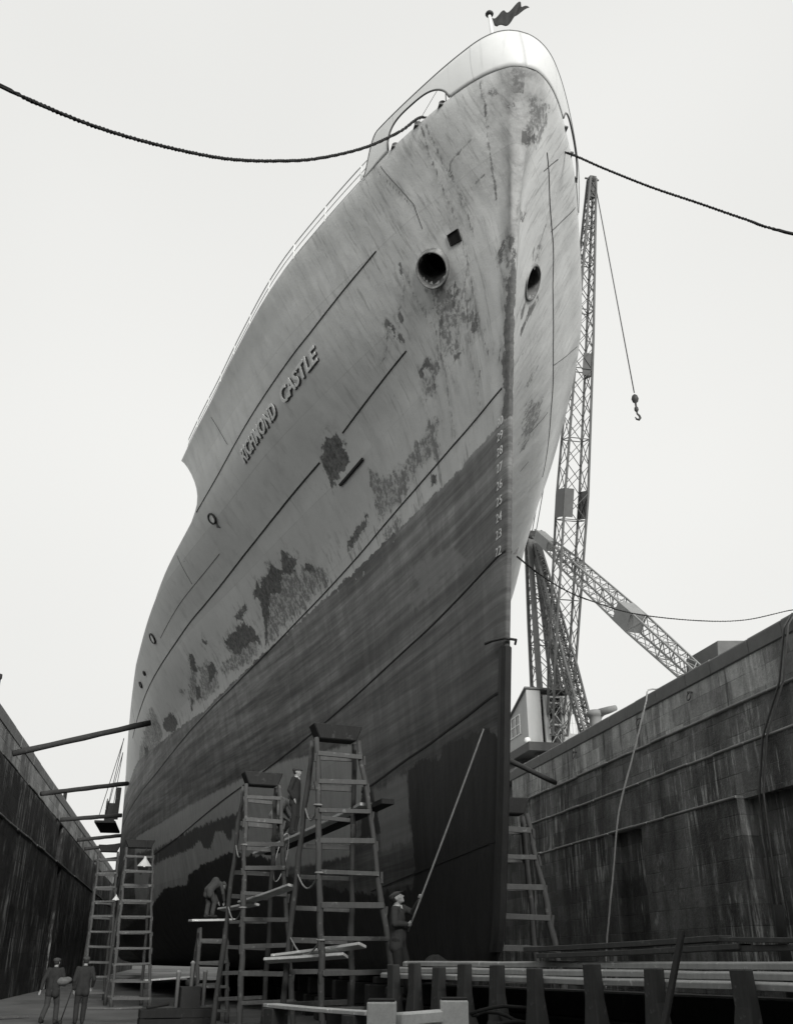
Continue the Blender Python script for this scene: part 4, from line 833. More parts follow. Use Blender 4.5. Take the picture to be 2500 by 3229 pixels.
# painting stage hung on the port... left side
ps=empty('painting_stage',(-4.95,67.5,9.6),0,'dark painters stage hanging on ropes against the hull at far left','painting stage')
mb=MB(); mb.box((-.25,0,.0),(1.3,5.6,.14)); mb.box((.35,-2.4,1.2),(.3,.3,2.0)); 
for k in range(6): mb.box((-.3,-2.3+.92*k,.75),(.06,.08,1.5))
mb.box((-.32,0,.4),(.03,5.2,.75)); mb.box((-.32,0,1.1),(.03,5.0,.5)); mb.box((0,-2.5,.6),(.6,.05,1.2))
o=mb.build('platform',M['wood_dark'],None,.01); o.parent=ps
mb=MB()
for y,x in ((-2.3,.2),(-2.0,-.25),(2.2,.2),(2.0,-.2)): mb.tube([(x-.5,y,.3),hull_at(58+y,13.15,-1,.25)-Vector((-4.95,67.5,9.6))],.022,5)
o=mb.build('fall_rope',M['rope']); o.parent=ps
# lamps
for k,(p,s_) in enumerate((((-1.44,38.6,4.95),.19),((-2.42,40.0,3.75),.10))):
    t=empty('work_lamp',p,0,['white conical work lamp hung under the cap of the distant trestle','small bright lamp hanging lower, between the two farthest trestles'][k],'lamp','work lamps on the far trestles')
    mb=MB(); mb.lathe([(s_*1.5,-s_*.9),(s_*1.45,-s_*.85),(s_*.3,s_*.6),(s_*.22,s_),(.02,s_*1.05)],(0,0,0),18); o=mb.build('shade',M['offwhite']); o.parent=t
    b=NB('lamp_bulb'); b.b.inputs['Emission Color'].default_value=(1,.98,.95,1); b.b.inputs['Emission Strength'].default_value=1.2
    mb=MB(); mb.lathe([(.02,-s_*.95),(s_*.6,-s_*.8),(s_*.75,-s_*.5),(s_*.5,-s_*.2),(.02,0)],(0,0,0),14); o=mb.build('bulb',b.m); o.parent=t
    mb=MB(); mb.tube([(0,0,s_),(.02,.3,.8)],.012,5); o=mb.build('flex',M['rope']); o.parent=t
# crate and pump at lower left
ct=empty('tool_crate',(.18,24.9,0),R(4),'low dark wooden tool crate at the bottom edge, left of the second trestle','crate')
mb=MB()
for z in (.1,.29,.48): mb.box((0,-.42,z),(1.7,.04,.17)); mb.box((0,.42,z),(1.7,.04,.17)); mb.box((-.84,0,z),(.04,.8,.17)); mb.box((.84,0,z),(.04,.8,.17))
mb.box((0,0,.05),(1.66,.8,.05)); mb.box((-.3,.05,.35),(.7,.5,.3),Matrix.Rotation(.3,3,'Z')); mb.tube([(-.7,-.2,.6),(-.2,.1,.66)],.04,6)
o=mb.build('boards',M['wood_dark'],None,.008); o.parent=ct
pp=empty('hand_pump',(.45,26.2,0),R(10),'small three-post pump standing behind the tool crate','pump')
mb=MB(); mb.box((0,0,.5),(.5,.4,1.0)); mb.lathe([(.13,1.0),(.13,1.12),(.05,1.16)],(0,0,0),12)
o=mb.build('body',M['steel_dark'],None,.02); o.parent=pp
mb=MB()
for x,h in ((-.33,.75),(0,.95),(.33,.75)): mb.lathe([(.05,.55),(.05,.55+h),(.07,.57+h),(.02,.62+h)],(x,-.1,0),10)
o=mb.build('cylinder',M['offwhite'] if False else M['nosing']); o.parent=pp
# ---------------------------------------------------------------- people
def capsule(mb,a,b_,r0,r1,n=12):
    a=Vector(a);b_=Vector(b_); d=b_-a; L=max(d.length,1e-4); q=Vector((0,0,1)).rotation_difference(d.normalized()).to_matrix()
    prof=[(max(r0*math.sin(t),1e-4),-r0*math.cos(t)) for t in [math.pi/2*i/4 for i in range(5)]]+[(max(r1*math.cos(t),1e-4),L+r1*math.sin(t)) for t in [math.pi/2*i/4 for i in range(5)]]
    mb.lathe(prof,a,n,q)
def ell(mb,c,r,rot=None,n=14):
    c=Vector(c); vs=[];m=9
    for i in range(m):
        t=math.pi*i/(m-1)
        for k in range(n):
            a=2*math.pi*k/n; v=Vector((r[0]*math.sin(t)*math.cos(a),r[1]*math.sin(t)*math.sin(a),r[2]*math.cos(t)))
            if i in (0,m-1): v=Vector((r[0]*.02*math.cos(a),r[1]*.02*math.sin(a),v.z))
            if rot is not None: v=rot@v
            vs.append(v+c)
    mb.add(vs,[(i*n+k,i*n+(k+1)%n,(i+1)*n+(k+1)%n,(i+1)*n+k) for i in range(m-1) for k in range(n)]+[tuple(range(n)),tuple((m-1)*n+k for k in range(n-1,-1,-1))],0,True)
def fuse(mb,name,mat,parent,vox):
    o=mb.build(name,mat); md=o.modifiers.new('r','REMESH'); md.mode='VOXEL'; md.voxel_size=vox; md.use_smooth_shade=True
    s_=o.modifiers.new('s','SMOOTH'); s_.factor=.5; s_.iterations=2
    dg=bpy.context.evaluated_depsgraph_get(); me=bpy.data.meshes.new_from_object(o.evaluated_get(dg)); old=o.data; o.modifiers.clear(); o.data=me; bpy.data.meshes.remove(old)
    if not me.materials: me.materials.append(mat)
    me.polygons.foreach_set('use_smooth',[True]*len(me.polygons)); o.parent=parent; return o
def hand(mb,w,p,side,grip):
    """palm from wrist w to p, four fingers curled round grip axis and a thumb from the side of the palm"""
    w=Vector(w);p=Vector(p); d=(p-w).normalized(); g=Vector(grip).normalized(); n=d.cross(g).normalized()*side; 
    palm=w+d*.05
    for k in range(4): capsule(mb,w+g*(-.02+.013*k),w+d*.075+g*(-.03+.02*k),.014,.012,8)
    for k,L in enumerate((.062,.07,.066,.05)):
        b0=w+d*.08+g*(-.031+.0205*k); b1=b0+d*L*.5+n*.012; b2=b1+n*L*.5; b3=b2+n*.004-d*L*.45
        capsule(mb,b0,b1,.0095,.009,7);capsule(mb,b1,b2,.009,.0082,7);capsule(mb,b2,b3,.0082,.0075,7)
    t0=w+d*.03+g*.035; t1=t0+d*.035+g*.018+n*.015; t2=t1+n*.03-g*.006+d*.01
    capsule(mb,t0,t1,.012,.0105,7);capsule(mb,t1,t2,.0105,.009,7)
def person(loc,rz,J,label,mats,scale=1.0,vox=.013,capstyle=True,tilt=0.,hands=((0,0,1),(0,0,1)),group=None,skirt=.12):
    t=empty('person',loc,rz,label,'person',group); t.scale=(scale,)*3
    hips,chest,neck,head=[Vector(J[k]) for k in ('hips','chest','neck','head')]
    RY=Matrix.Rotation(tilt,3,'Y')
    mb=MB()
    h=lambda v: head+RY@Vector(v)
    # skull, jaw, brow, nose, lips, chin, ears
    ell(mb,h((-.008,0,.02)),(.094,.074,.098),RY); ell(mb,h((.022,0,-.045)),(.062,.055,.062),RY)
    ell(mb,h((.072,0,.018)),(.02,.05,.016),RY); capsule(mb,h((.084,0,.012)),h((.108,0,-.026)),.009,.014,8); ell(mb,h((.10,0,-.03)),(.014,.017,.010),RY)
    ell(mb,h((.079,0,-.056)),(.014,.024,.007),RY); ell(mb,h((.077,0,-.070)),(.013,.020,.007),RY); ell(mb,h((.066,0,-.092)),(.02,.024,.018),RY)
    for s_ in (-1,1): ell(mb,h((-.008,s_*.076,-.008)),(.018,.010,.032),RY); ell(mb,h((.078,s_*.03,.002)),(.010,.013,.008),RY); ell(mb,h((.055,s_*.042,-.03)),(.022,.02,.022),RY)
    capsule(mb,neck-Vector((0,0,.06)),head+Vector((-.012,0,-.04)),.06,.052)
    capsule(mb,hips,chest,.085,.09); 
    for s_,sn in ((-1,'R'),(1,'L')):
        sh=Vector(J['sh'+sn]); el=Vector(J['el'+sn]); wr=Vector(J['wr'+sn]); capsule(mb,chest,sh,.08,.05); capsule(mb,sh,el,.045,.036); capsule(mb,el,wr,.036,.026); 
        hd=wr+(wr-el).normalized()*.1; hand(mb,wr,hd,s_,hands[0 if sn=='R' else 1])
        hp=hips+Vector((0,s_*.09,-.03)); kn=Vector(J['kn'+sn]); an=Vector(J['an'+sn]); capsule(mb,hp,kn,.075,.05); capsule(mb,kn,an,.05,.036); capsule(mb,an,an+Vector((.11,0,-.035)),.035,.03)
    body=fuse(mb,'body',M['skin'],t,vox*.8)
    # jacket
    mb=MB(); mid=hips.lerp(chest,.5)
    ell(mb,chest+Vector((0,0,.02)),(.125,.19,.20)); capsule(mb,hips+Vector((0,-.05,.02)),chest+Vector((0,-.06,.02)),.125,.115); capsule(mb,hips+Vector((0,.05,.02)),chest+Vector((0,.06,.02)),.125,.115)
    for s_ in (-1,1): capsule(mb,hips+Vector((.0,s_*.07,0)),hips+Vector((-.01,s_*.085,-skirt)),.115,.112)
    capsule(mb,chest+Vector((-.01,0,.08)),neck+Vector((-.01,0,-.03)),.10,.066)
    for s_,sn in ((-1,'R'),(1,'L')):
        sh=Vector(J['sh'+sn]); el=Vector(J['el'+sn]); wr=Vector(J['wr'+sn]); capsule(mb,chest+Vector((0,s_*.05,.08)),sh,.085,.068); capsule(mb,sh,el,.066,.054); capsule(mb,el,wr-(wr-el).normalized()*.015,.055,.042)
        ell(mb,el+Vector((0,0,-.01)),(.058,.055,.05)); ell(mb,el.lerp(sh,.3),(.064,.058,.03))
    fuse(mb,'jacket',M[mats[0]],t,vox)
    mb=MB()
    for s_,sn in ((-1,'R'),(1,'L')):
        hp=hips+Vector((0,s_*.085,-.02)); kn=Vector(J['kn'+sn]); an=Vector(J['an'+sn]); capsule(mb,hips+Vector((0,0,-.02)),hp,.11,.105); capsule(mb,hp,kn,.10,.075); capsule(mb,kn,an+Vector((0,0,.03)),.075,.068); ell(mb,kn+Vector((.01,0,-.02)),(.08,.075,.05)); ell(mb,an+Vector((.02,0,.05)),(.075,.07,.03))
    fuse(mb,'trousers',M[mats[1]],t,vox)
    for s_,sn in ((-1,'R'),(1,'L')):
        an=Vector(J['an'+sn]); mb=MB(); capsule(mb,an+Vector((-.045,0,-.03)),an+Vector((.15,s_*.01,-.038)),.048,.042); capsule(mb,an+Vector((-.02,0,-.03)),an+Vector((-.02,0,.04)),.052,.055); o=fuse(mb,'boot',M['wood_dark'],t,vox)
    if capstyle:
        mb=MB(); ell(mb,h((-.015,0,.066)),(.122,.105,.052),Matrix.Rotation(tilt+.12,3,'Y')); ell(mb,h((-.05,0,.05)),(.085,.095,.055),RY); ell(mb,h((.085,0,.058)),(.06,.06,.012),Matrix.Rotation(tilt+.2,3,'Y'))
        o=fuse(mb,'cap',M['cap' if mats[0]!='coat' or scale>.97 else 'coat'],t,vox*.8)
    mb=MB(); ell(mb,h((-.03,0,.005)),(.08,.079,.075),RY); o=fuse(mb,'hair',M['coat'],t,vox*.8)
    if group=='men walking on the dock floor': return t
    mb=MB(); 
    for s_ in (-1,1): mb.bar(neck+Vector((.055,s_*.045,.02)),neck+Vector((.085,s_*.005,-.07)),.03,.012)
    mb.tube([neck+Vector((.062*math.cos(a),.062*math.sin(a),.005)) for a in [2*math.pi*i/14 for i in range(14)]],.016,6,closed=True)
    o=mb.build('collar',M['offwhite']); o.parent=t
    return t
stand=dict(hips=(0,0,.88),chest=(0,0,1.2),neck=(.0,0,1.40),head=(.02,0,1.52),shR=(0,-.18,1.34),shL=(0,.18,1.34),elR=(-.05,-.25,1.06),elL=(-.03,.25,1.06),wrR=(.06,-.23,.84),wrL=(.06,.23,.84),knR=(.03,-.1,.47),knL=(.03,.1,.47),anR=(-.02,-.11,.085),anL=(-.02,.11,.085))
def pose(**k): d=dict(stand); d.update(k); return d
PM=Vector((3.62,16.55,1.03)); a30=R(-30)
def loc2(p,base,rz,sc_=1.0):
    v=(Vector(p)-base)/sc_; return Matrix.Rotation(-rz,3,'Z')@v
pole_b=Vector((3.78,16.50,2.02)); pole_t=hull_at(14.98,5.12,-1,.03)
g=(pole_t-pole_b).normalized(); hU=loc2(pole_b+g*.62,PM,a30); hL=loc2(pole_b+g*.14,PM,a30); gl=Matrix.Rotation(-a30,3,'Z')@g
def wrist_for(hp,fr,L=.085): d=(hp-Vector(fr)).normalized(); return hp-d*L
elR=Vector((.03,-.28,1.12)); elL=Vector((.22,.14,1.30))
wR=wrist_for(hL,elR); wL=wrist_for(hU,elL)
person(PM,a30,pose(chest=(-.01,0,1.2),neck=(-.015,0,1.40),head=(-.01,0,1.525),elR=tuple(elR),wrR=tuple(wR),elL=tuple(elL),wrL=tuple(wL),shL=(.04,.17,1.37),knL=(.12,.1,.48),anL=(.13,.12,.085),anR=(-.1,-.1,.085)),
 'man in flat cap and dark jacket looking up, holding a long pole against the bow',('coat_mid','coat'),.985,.011,True,-.55,(tuple(gl),tuple(gl)))
mb=MB(); mb.tube([Vector((0,0,0)).lerp(pole_t-pole_b,i/10)+Vector((0,0,-.02*math.sin(math.pi*i/10))) for i in range(11)],[.016]*10+[.012],8)
o=mb.build('long_pole',M['rope_pale']); o.location=pole_b; tag(o,'very long pale pole held by the man in the cap, its tip on the bow','pole')
# men on the staging
person((2.60,24.0,4.36),R(-25),pose(head=(.03,.0,1.53),elR=(-.08,-.24,1.06),wrR=(.03,-.20,.86),elL=(-.1,.2,1.05),wrL=(-.12,.08,.9)),'man in black beret and dark coat standing upright on the staging',('coat','coat'),1.0,.016,True,.05,group='workmen at the hull')
person((2.36,25.4,4.36),R(20),pose(hips=(-.16,0,.62),chest=(.05,0,.92),neck=(.2,0,1.05),head=(.32,0,1.08),shR=(.12,-.18,1.0),shL=(.12,.18,1.0),elR=(.24,-.24,.78),elL=(.26,.22,.8),wrR=(.36,-.14,.62),wrL=(.36,.14,.64),knR=(.2,-.14,.44),knL=(.16,.14,.42),anR=(-.04,-.12,.085),anL=(-.06,.12,.085)),'workman in a pale creased smock crouching beside the second trestle on the staging',('coat_pale','coat_mid'),1.0,.016,True,.6,group='workmen at the hull')
person((.98,30.2,2.70),R(35),pose(hips=(-.2,0,.78),chest=(.02,0,.98),neck=(.2,0,.98),head=(.32,0,.93),shR=(.12,-.18,.97),shL=(.12,.18,.97),elR=(.16,-.26,.7),elL=(.2,.24,.7),wrR=(.26,-.2,.48),wrL=(.3,.16,.48),knR=(-.04,-.12,.44),knL=(-.1,.12,.42),anR=(-.1,-.12,.085),anL=(-.14,.12,.085)),'workman in grey bent double on the low platform',('coat_mid','coat_mid'),.95,.016,True,1.2,group='workmen at the hull')
person((-3.15,29.6,0),R(75),pose(knR=(.16,-.1,.5),anR=(.2,-.1,.1),knL=(-.02,.1,.48),anL=(-.28,.1,.14),elR=(.05,-.26,1.08),wrR=(.25,-.22,1.0),elL=(-.12,.25,1.08),wrL=(-.2,.25,.86)),'walking man with pale bundle at lower left, farther from the trestles',('coat','coat_mid'),1.0,.016,True,.05,group='men walking on the dock floor')
person((-2.40,29.9,0),R(100),pose(knR=(.08,-.1,.48),anR=(.1,-.1,.085),knL=(.02,.1,.48),anL=(-.12,.1,.09),elR=(-.02,-.27,1.08),wrR=(.12,-.26,.9)),'dark man with a stick on the dock floor, nearer the trestles',('coat','coat'),1.02,.016,True,.1,group='men walking on the dock floor')
mb=MB(); mb.tube([(0,0,0),(.22,-.03,.9)],.018,6); mb.lathe([(.05,-.02),(.06,.05),(.02,.09)],(0,0,.0),8); o=mb.build('walking_stick',M['wood_dark']); o.location=(-2.86,29.7,.03); tag(o,'dark stick carried between the two walking men','stick')
mb=MB(); ell(mb,(0,0,0),(.2,.14,.11)); ell(mb,(.12,.05,.03),(.12,.1,.08)); ell(mb,(-.12,.0,-.03),(.11,.1,.07)); o=mb.build('bundle',M['coat_pale']); o.location=(-2.93,29.58,1.06); tag(o,'pale bundle in the arms of the walking man','bundle')
# hanging loop of rope on the staging
mb=MB(); L0=Vector((2.40,23.6,4.36)); mb.tube([L0+Vector((.0+.05*math.sin(a)+.0,-.25*math.sin(a)*0,-.55+.55*math.cos(a)))+Vector((-.22*(1-math.cos(a))*.5+.09*math.sin(a),.2*math.sin(a),0)) for a in [2*math.pi*i/26 for i in range(26)]],.014,6,closed=True); o=mb.build('rope_loop',M['rope_pale']); tag(o,'loop of pale rope dangling from the staging plank','rope')
# sacking draped beside the painter
vs=[];n1_,n2_=26,18
for i in range(n1_):
    u=i/(n1_-1)*2-1
    for j in range(n2_):
        v=j/(n2_-1); w_=.12+.38*v**.8; prof=(1-v)**.7
        fold=.045*math.sin(13*u+3*v)*v+.02*math.sin(29*u+5*v)*v
        vs.append((u*w_+.10*v,-.18*v*(1-u*u*.6)+fold,.38*prof*(1-.25*max(0,u))-.0+.05*math.sin(4*u)*v*(1-v)))
mb=MB(); mb.add(vs,[(i*n2_+j,i*n2_+j+1,(i+1)*n2_+j+1,(i+1)*n2_+j) for i in range(n1_-1) for j in range(n2_-1)],0,True)
o=mb.build('sacking',M['coat']); o.modifiers.new('s','SOLIDIFY').thickness=.015; o.location=(4.10,15.75,1.28); tag(o,'limp dark sacking draped at the foot of the bow beside the painter','sacking')

# odds and ends lying on the dock floor
DL=['short offcut of timber on the floor left of the tool crate','split board lying on the floor behind the tool crate','stubby timber end near the foot of the low trestle','narrow batten on the floor beneath the distant trestles','bent board on the floor between the walking men and the crate','broken lath near the dock wall behind the walking men']
for k,(x,y,L,a) in enumerate(((-1.1,25.4,.7,.3),(1.3,27.2,1.5,-.4),(.3,31.2,.8,1.1),(-1.9,38.2,1.9,.2),(-1.5,28.6,1.1,-.7),(-4.6,33,1.3,.9))):
    rnd=random.Random(900+k); mb=MB(); n=5; vs=[]
    for i in range(n+1):
        u=i/n-.5
        for sx,sy in ((-1,-1),(1,-1),(1,1),(-1,1)): vs.append((u*L,sx*(.07+rnd.uniform(-.01,.01)),.035+sy*.03+.03*math.sin(3*u+k)**2))
    mb.add(vs,[(4*i+q,4*i+(q+1)%4,4*i+4+(q+1)%4,4*i+4+q) for i in range(n) for q in range(4)]+[(3,2,1,0),(4*n,4*n+1,4*n+2,4*n+3)])
    o=mb.build('scrap_timber',M['rung'],None,.004); o.location=(x,y,0.0); o.rotation_euler=(0,0,a); tag(o,DL[k],'scrap wood','scraps of timber on the dock floor')
# ---------------------------------------------------------------- cranes
def lattice(mb,a,b_,prof,up=(1,0,0),chord=.11,web=.05,bay=1.2,sides=4,skip=()):
    """prof: list of (t,width,depth) ; X-laced box girder from a to b"""
    a=Vector(a);b_=Vector(b_);d=(b_-a);L=d.length;d.normalize();u=Vector(up);x=(u-d*u.dot(d)).normalized();y=d.cross(x)
    ts=[p[0] for p in prof]; W=lambda t: np.interp(t,ts,[p[1] for p in prof]); D=lambda t: np.interp(t,ts,[p[2] for p in prof])
    C=[(-1,-1),(1,-1),(1,1),(-1,1)]
    P=lambda t,k: a+d*L*t+x*C[k][0]*float(W(t))/2+y*C[k][1]*float(D(t))/2
    t=0; st=[0.]
    while st[-1]<1:
        st.append(min(1.,st[-1]+max(float(W(st[-1])),.35)*bay/L))
    if st[-1]-st[-2]<.3*(st[-2]-st[-3] if len(st)>2 else 1): st.pop(-2)
    for k in range(4):
        for i in range(len(ts)-1):
            mb.bar(P(ts[i],k),P(ts[i+1],k),chord,chord,up=tuple(x))
    for i in range(len(st)-1):
        for f in range(sides):
            k0,k1=f,(f+1)%4
            mb.bar(P(st[i],k0),P(st[i+1],k1),web,web*.6,up=tuple(x)); mb.bar(P(st[i],k1),P(st[i+1],k0),web,web*.6,up=tuple(x))
            if i%3==0: mb.bar(P(st[i],k0),P(st[i],k1),web*1.1,web,up=tuple(d))
    return P
cr=empty('dockside_crane',(23.2,60,11),0,'tall lattice jib crane on the right quay behind the bow, hook hanging over the dock','crane')
CI=Matrix.Translation((-23.2,-60,-11))
def cp(o,par=None):
    if par is None: o.parent=cr; o.matrix_parent_inverse=CI
    else: o.parent=par
    return o
tip=Vector((23.0,42.86,49.74)); foot=Vector((23.25,57.2,14.9))
mb=MB(); lattice(mb,foot,tip,[(0,1.0,.9),(.12,1.45,1.2),(.42,1.62,1.5),(.7,1.15,1.2),(.95,.55,.6),(1,.4,.5)],(1,0,0),.13,.06,1.15)
jib=cp(mb.build('jib',M['crane']))
d=(tip-foot).normalized(); x=Vector((1,0,0)); x=(x-d*x.dot(d)).normalized(); y=d.cross(x)
mb=MB()
for t,ww,h in ((.405,1.62,1.9),(.655,1.25,1.5),(.30,1.6,.3)):
    c=foot.lerp(tip,t)
    for sx in ((-1,1) if t==.405 else (1,)): mb.add([c+x*sx*(ww/2+.03)+y*sy*(ww*.46)+d*sz*h/2 for sz in (-1,1) for sy in (-1,1)]+[c+x*sx*(ww/2+.08)+y*sy*(ww*.46)+d*sz*h/2 for sz in (-1,1) for sy in (-1,1)],[(0,1,3,2),(4,6,7,5),(0,2,6,4),(1,5,7,3),(0,4,5,1),(2,3,7,6)])
    c2=c+y*(-ww*.46); mb.add([c2+x*sx*ww*(.5 if t!=.405 else .5)+d*sz*h/2+y*o_ for o_ in (-.03,.0) for sz in (-1,1) for sx in ((-1,-.25) if t==.405 else (-.1,1))],[(0,1,3,2),(4,6,7,5),(0,2,6,4),(1,5,7,3),(0,4,5,1),(2,3,7,6)])
cp(mb.build('gusset_plate',M['crane']),None).parent=jib
bpy.data.objects['gusset_plate'].matrix_parent_inverse=Matrix.Identity(4)
mb=MB(); mb.bar(tip-d*1.3,tip+d*.15,.5,.45,up=(1,0,0)); mb.lathe([(.3,-.08),(.34,-.05),(.34,.05),(.3,.08)],tip-d*.1,16,Matrix.Rotation(R(90),3,'Y')); mb.bar(tip+Vector((-.5,0,0)),tip+Vector((.5,0,0)),.1)
cp(mb.build('jib_head',M['crane']))
hk=Vector((23.1,41.2,30.6)); HS=.78
mb=MB(); mb.tube([tip+Vector((0,-.3,0)),hk+Vector((0,0,.7))],.035,5); cp(mb.build('hoist_wire',M['steel_dark']))
mb=MB(); mb.lathe([(r_*HS,z_*HS) for r_,z_ in [(.05,.75),(.2,.6),(.27,.35),(.2,.1),(.08,0),(.07,-.35),(.14,-.42),(.16,-.62),(.1,-.75),(.05,-.8)]],hk,14)
mb.tube([hk+Vector(q)*HS for q in ((0,0,-.75),(.02,0,-.95),(.16,0,-1.08),(.22,0,-1.28),(.1,0,-1.45),(-.1,0,-1.42),(-.18,0,-1.25))],[r_*HS for r_ in (.06,.07,.08,.09,.09,.07,.03)],8)
cp(mb.build('hook_block',M['steel_dark']))
# mast, back stays
mt=Vector((23.05,59,29.3))
mb=MB(); lattice(mb,(23.4,59,17.4),mt,[(0,1.55,1.6),(.5,1.15,1.1),(1,.62,.6)],(1,0,0),.2,.06,1.0); cp(mb.build('mast',M['crane']))
mb=MB(); mb.bar((22.62,58.2,17.4),(22.82,58.7,29.6),.34,.3); mb.bar((24.1,58.2,17.4),(23.15,58.7,29.6),.34,.3); cp(mb.build('mast_leg',M['crane']))
mb=MB(); mb.box(mt+Vector((-.05,0,.5)),(.9,.8,1.0)); mb.lathe([(.3,-.1),(.34,0),(.3,.1)],mt+Vector((-.1,-.45,.6)),14,Matrix.Rotation(R(90),3,'X')); mb.tube([mt+Vector((-.1,0,1)),mt+Vector((-.15,0,1.7)),mt+Vector((.1,0,1.9))],.12,6); mb.bar(mt+Vector((.2,0,.9)),mt+Vector((.9,-.4,.3)),.25)
cp(mb.build('mast_head',M['steel_dark']))
mb=MB(); lattice(mb,(22.9,50.6,11.2),mt+Vector((.3,-.2,-.2)),[(0,.5,.45),(.4,.75,.7),(1,.5,.45)],(1,0,0),.12,.055,1.0); cp(mb.build('back_stay',M['crane']))
mb=MB(); lattice(mb,(24.4,57.4,17.6),mt+Vector((.25,-.1,-.3)),[(0,.55,.5),(.5,.6,.6),(1,.35,.35)],(1,0,0),.1,.05,1.1); cp(mb.build('back_stay',M['crane']))
mb=MB(); pl=[(23.1,58.7,29.4),(23.5,58.4,28.6),(23.5,58.4,26),(23.3,58.5,25)]
mb.add([(x_,y_+o_,z_) for o_ in (0,.06) for x_,y_,z_ in ((23.05,58.6,29.3),(23.5,58.0,29.0),(23.75,57.8,25.6),(23.25,58.5,26.2))],[(0,1,2,3),(7,6,5,4),(0,4,5,1),(1,5,6,2),(2,6,7,3),(3,7,4,0)]); cp(mb.build('mast_plate',M['crane']))
# machinery house
mb=MB()
def wall_box(x0,x1,y0_,y1_,z0,z1): mb.box(((x0+x1)/2,(y0_+y1_)/2,(z0+z1)/2),(x1-x0,y1_-y0_,z1-z0))
# left room with sloping roof, back lower
def house(x0,x1,yf,yb,z0,zf,zb):
    vs=[(x0,yf,z0),(x1,yf,z0),(x1,yb,z0),(x0,yb,z0),(x0,yf,zf),(x1,yf,zf),(x1,yb,zb),(x0,yb,zb)]
    mb.add(vs,[(0,1,5,4),(1,2,6,5),(2,3,7,6),(3,0,4,7),(0,3,2,1)])
house(21.35,22.35,57.5,64.0,14.35,17.9,15.6)
house(22.35,25.0,59.2,64.0,14.35,17.9,15.9)
house(24.1,24.98,57.55,59.2,16.6,17.88,17.6)
wall_box(24.1,24.98,57.55,57.65,14.35,15.1); wall_box(24.86,24.98,57.55,57.65,15.1,16.6); wall_box(24.1,24.2,57.55,57.65,15.1,16.6)
cab=cp(mb.build('machinery_house',M['cabin'],None,.02))
mb=MB()
mb.add([(21.2,57.35,17.93),(25.15,57.35,17.93),(25.15,64.2,15.85),(21.2,64.2,15.55),(21.2,57.35,18.05),(25.15,57.35,18.05),(25.15,64.2,15.97),(21.2,64.2,15.67)],[(0,1,2,3),(7,6,5,4),(0,4,5,1),(1,5,6,2),(2,6,7,3),(3,7,4,0)])
o=mb.build('roof',M['crane']); o.parent=cab
def window(loc,sz,axis,nx,nz_):
    mb=MB(); fx=sz[0]; fz=sz[1]
    P=lambda u,v,o_: (loc[0]-o_,loc[1]+u,loc[2]+v) if axis=='x' else (loc[0]+u,loc[1]-o_,loc[2]+v)
    def q(u0,v0,u1,v1,o0,o1,m):
        m.add([P(u,v,o_) for o_ in (o0,o1) for v in (v0,v1) for u in (u0,u1)],[(0,1,3,2),(4,6,7,5),(0,2,6,4),(1,5,7,3),(0,4,5,1),(2,3,7,6)])
    for i in range(nx+1): u=-fx/2+fx*i/nx; q(u-.035,-fz/2,u+.035,fz/2,.0,.07,mb)
    for i in range(nz_+1): v=-fz/2+fz*i/nz_; q(-fx/2-.03,v-.03,fx/2+.03,v+.03,.0,.06,mb)
    fr=mb.build('window',M['offwhite']); fr.parent=cab
    mb=MB(); q(-fx/2,-fz/2,fx/2,fz/2,.01,.02,mb); g_=mb.build('pane',M['glass']); g_.parent=fr
window((21.34,60.2,15.9),(2.6,1.3),'x',3,2)
# right bay: see-through window frame only
mb=MB()
for i in range(1,4): mb.box((24.1+.22*i,57.6,15.85),(.035,.04,1.5))
mb.box((24.54,57.6,15.8),(.8,.04,.04)); o=mb.build('window_bar',M['offwhite']); o.parent=cab
# machinery in the dark bay and X-braced jib pivot tower
mb=MB(); mb.box((23.2,58.9,16.2),(1.7,.6,3.4)); mb.lathe([(.45,-.6),(.6,-.58),(.6,-.5),(.4,-.48),(.4,.48),(.6,.5),(.6,.58),(.45,.6)],(23.1,58.2,16.9),18,Matrix.Rotation(R(90),3,'Y')); mb.box((22.6,58.3,16.2),(.25,.6,3.2)); mb.tube([(22.7,57.9,17.4),(23.6,57.9,17.5)],.09,8); mb.box((23.1,58.0,17.65),(1.5,.3,.18))
cp(mb.build('winch',M['steel_dark']))
mb=MB()
for X_ in (22.62,23.78): mb.bar((X_,57.3,13.9),(X_,57.3,17.5),.34,.2)
for z0 in (14.2,15.6): mb.bar((22.75,57.22,z0),(23.65,57.22,z0+1.3),.09,.05); mb.bar((23.65,57.26,z0),(22.75,57.26,z0+1.3),.09,.05)
for z0 in (14.1,15.55,17.0,17.4): mb.bar((22.6,57.25,z0),(23.8,57.25,z0),.12,.1)
cp(mb.build('jib_tower',M['cabin']))
mb=MB(); mb.box((23.1,60.6,14.05),(3.9,7.2,.55)); mb.lathe([(1.1,13.2),(1.1,13.6),(1.6,13.8)],(23.0,61,0),20); mb.box((22.3,57.9,13.6),(.7,.6,.5)); 
cp(mb.build('turntable',M['steel_dark']))
mb=MB()
for sx in (-1.7,1.7):
    for sy in (-2,2): mb.bar((23+sx*1.2,61.5+sy*1.2,11),(23+sx*.8,61.5+sy*.8,13.3),.3)
mb.box((23,61.5,13.2),(3.2,3.6,.3)); cp(mb.build('portal_leg',M['crane']))
mb=MB(); pts=[(21.25,63,15.7)]
mb.tube([(21.2,62.5,15.9),(21.1,62.5,16.9),(20.9,62.2,17.4),(20.6,61.9,17.5),(20.3,61.7,17.2),(20.25,61.6,16.8)],.035,5); mb.lathe([(.12,0),(.02,.14)],(20.25,61.6,16.68),10); o=mb.build('lamp_bracket',M['steel_dark']); o.parent=cab
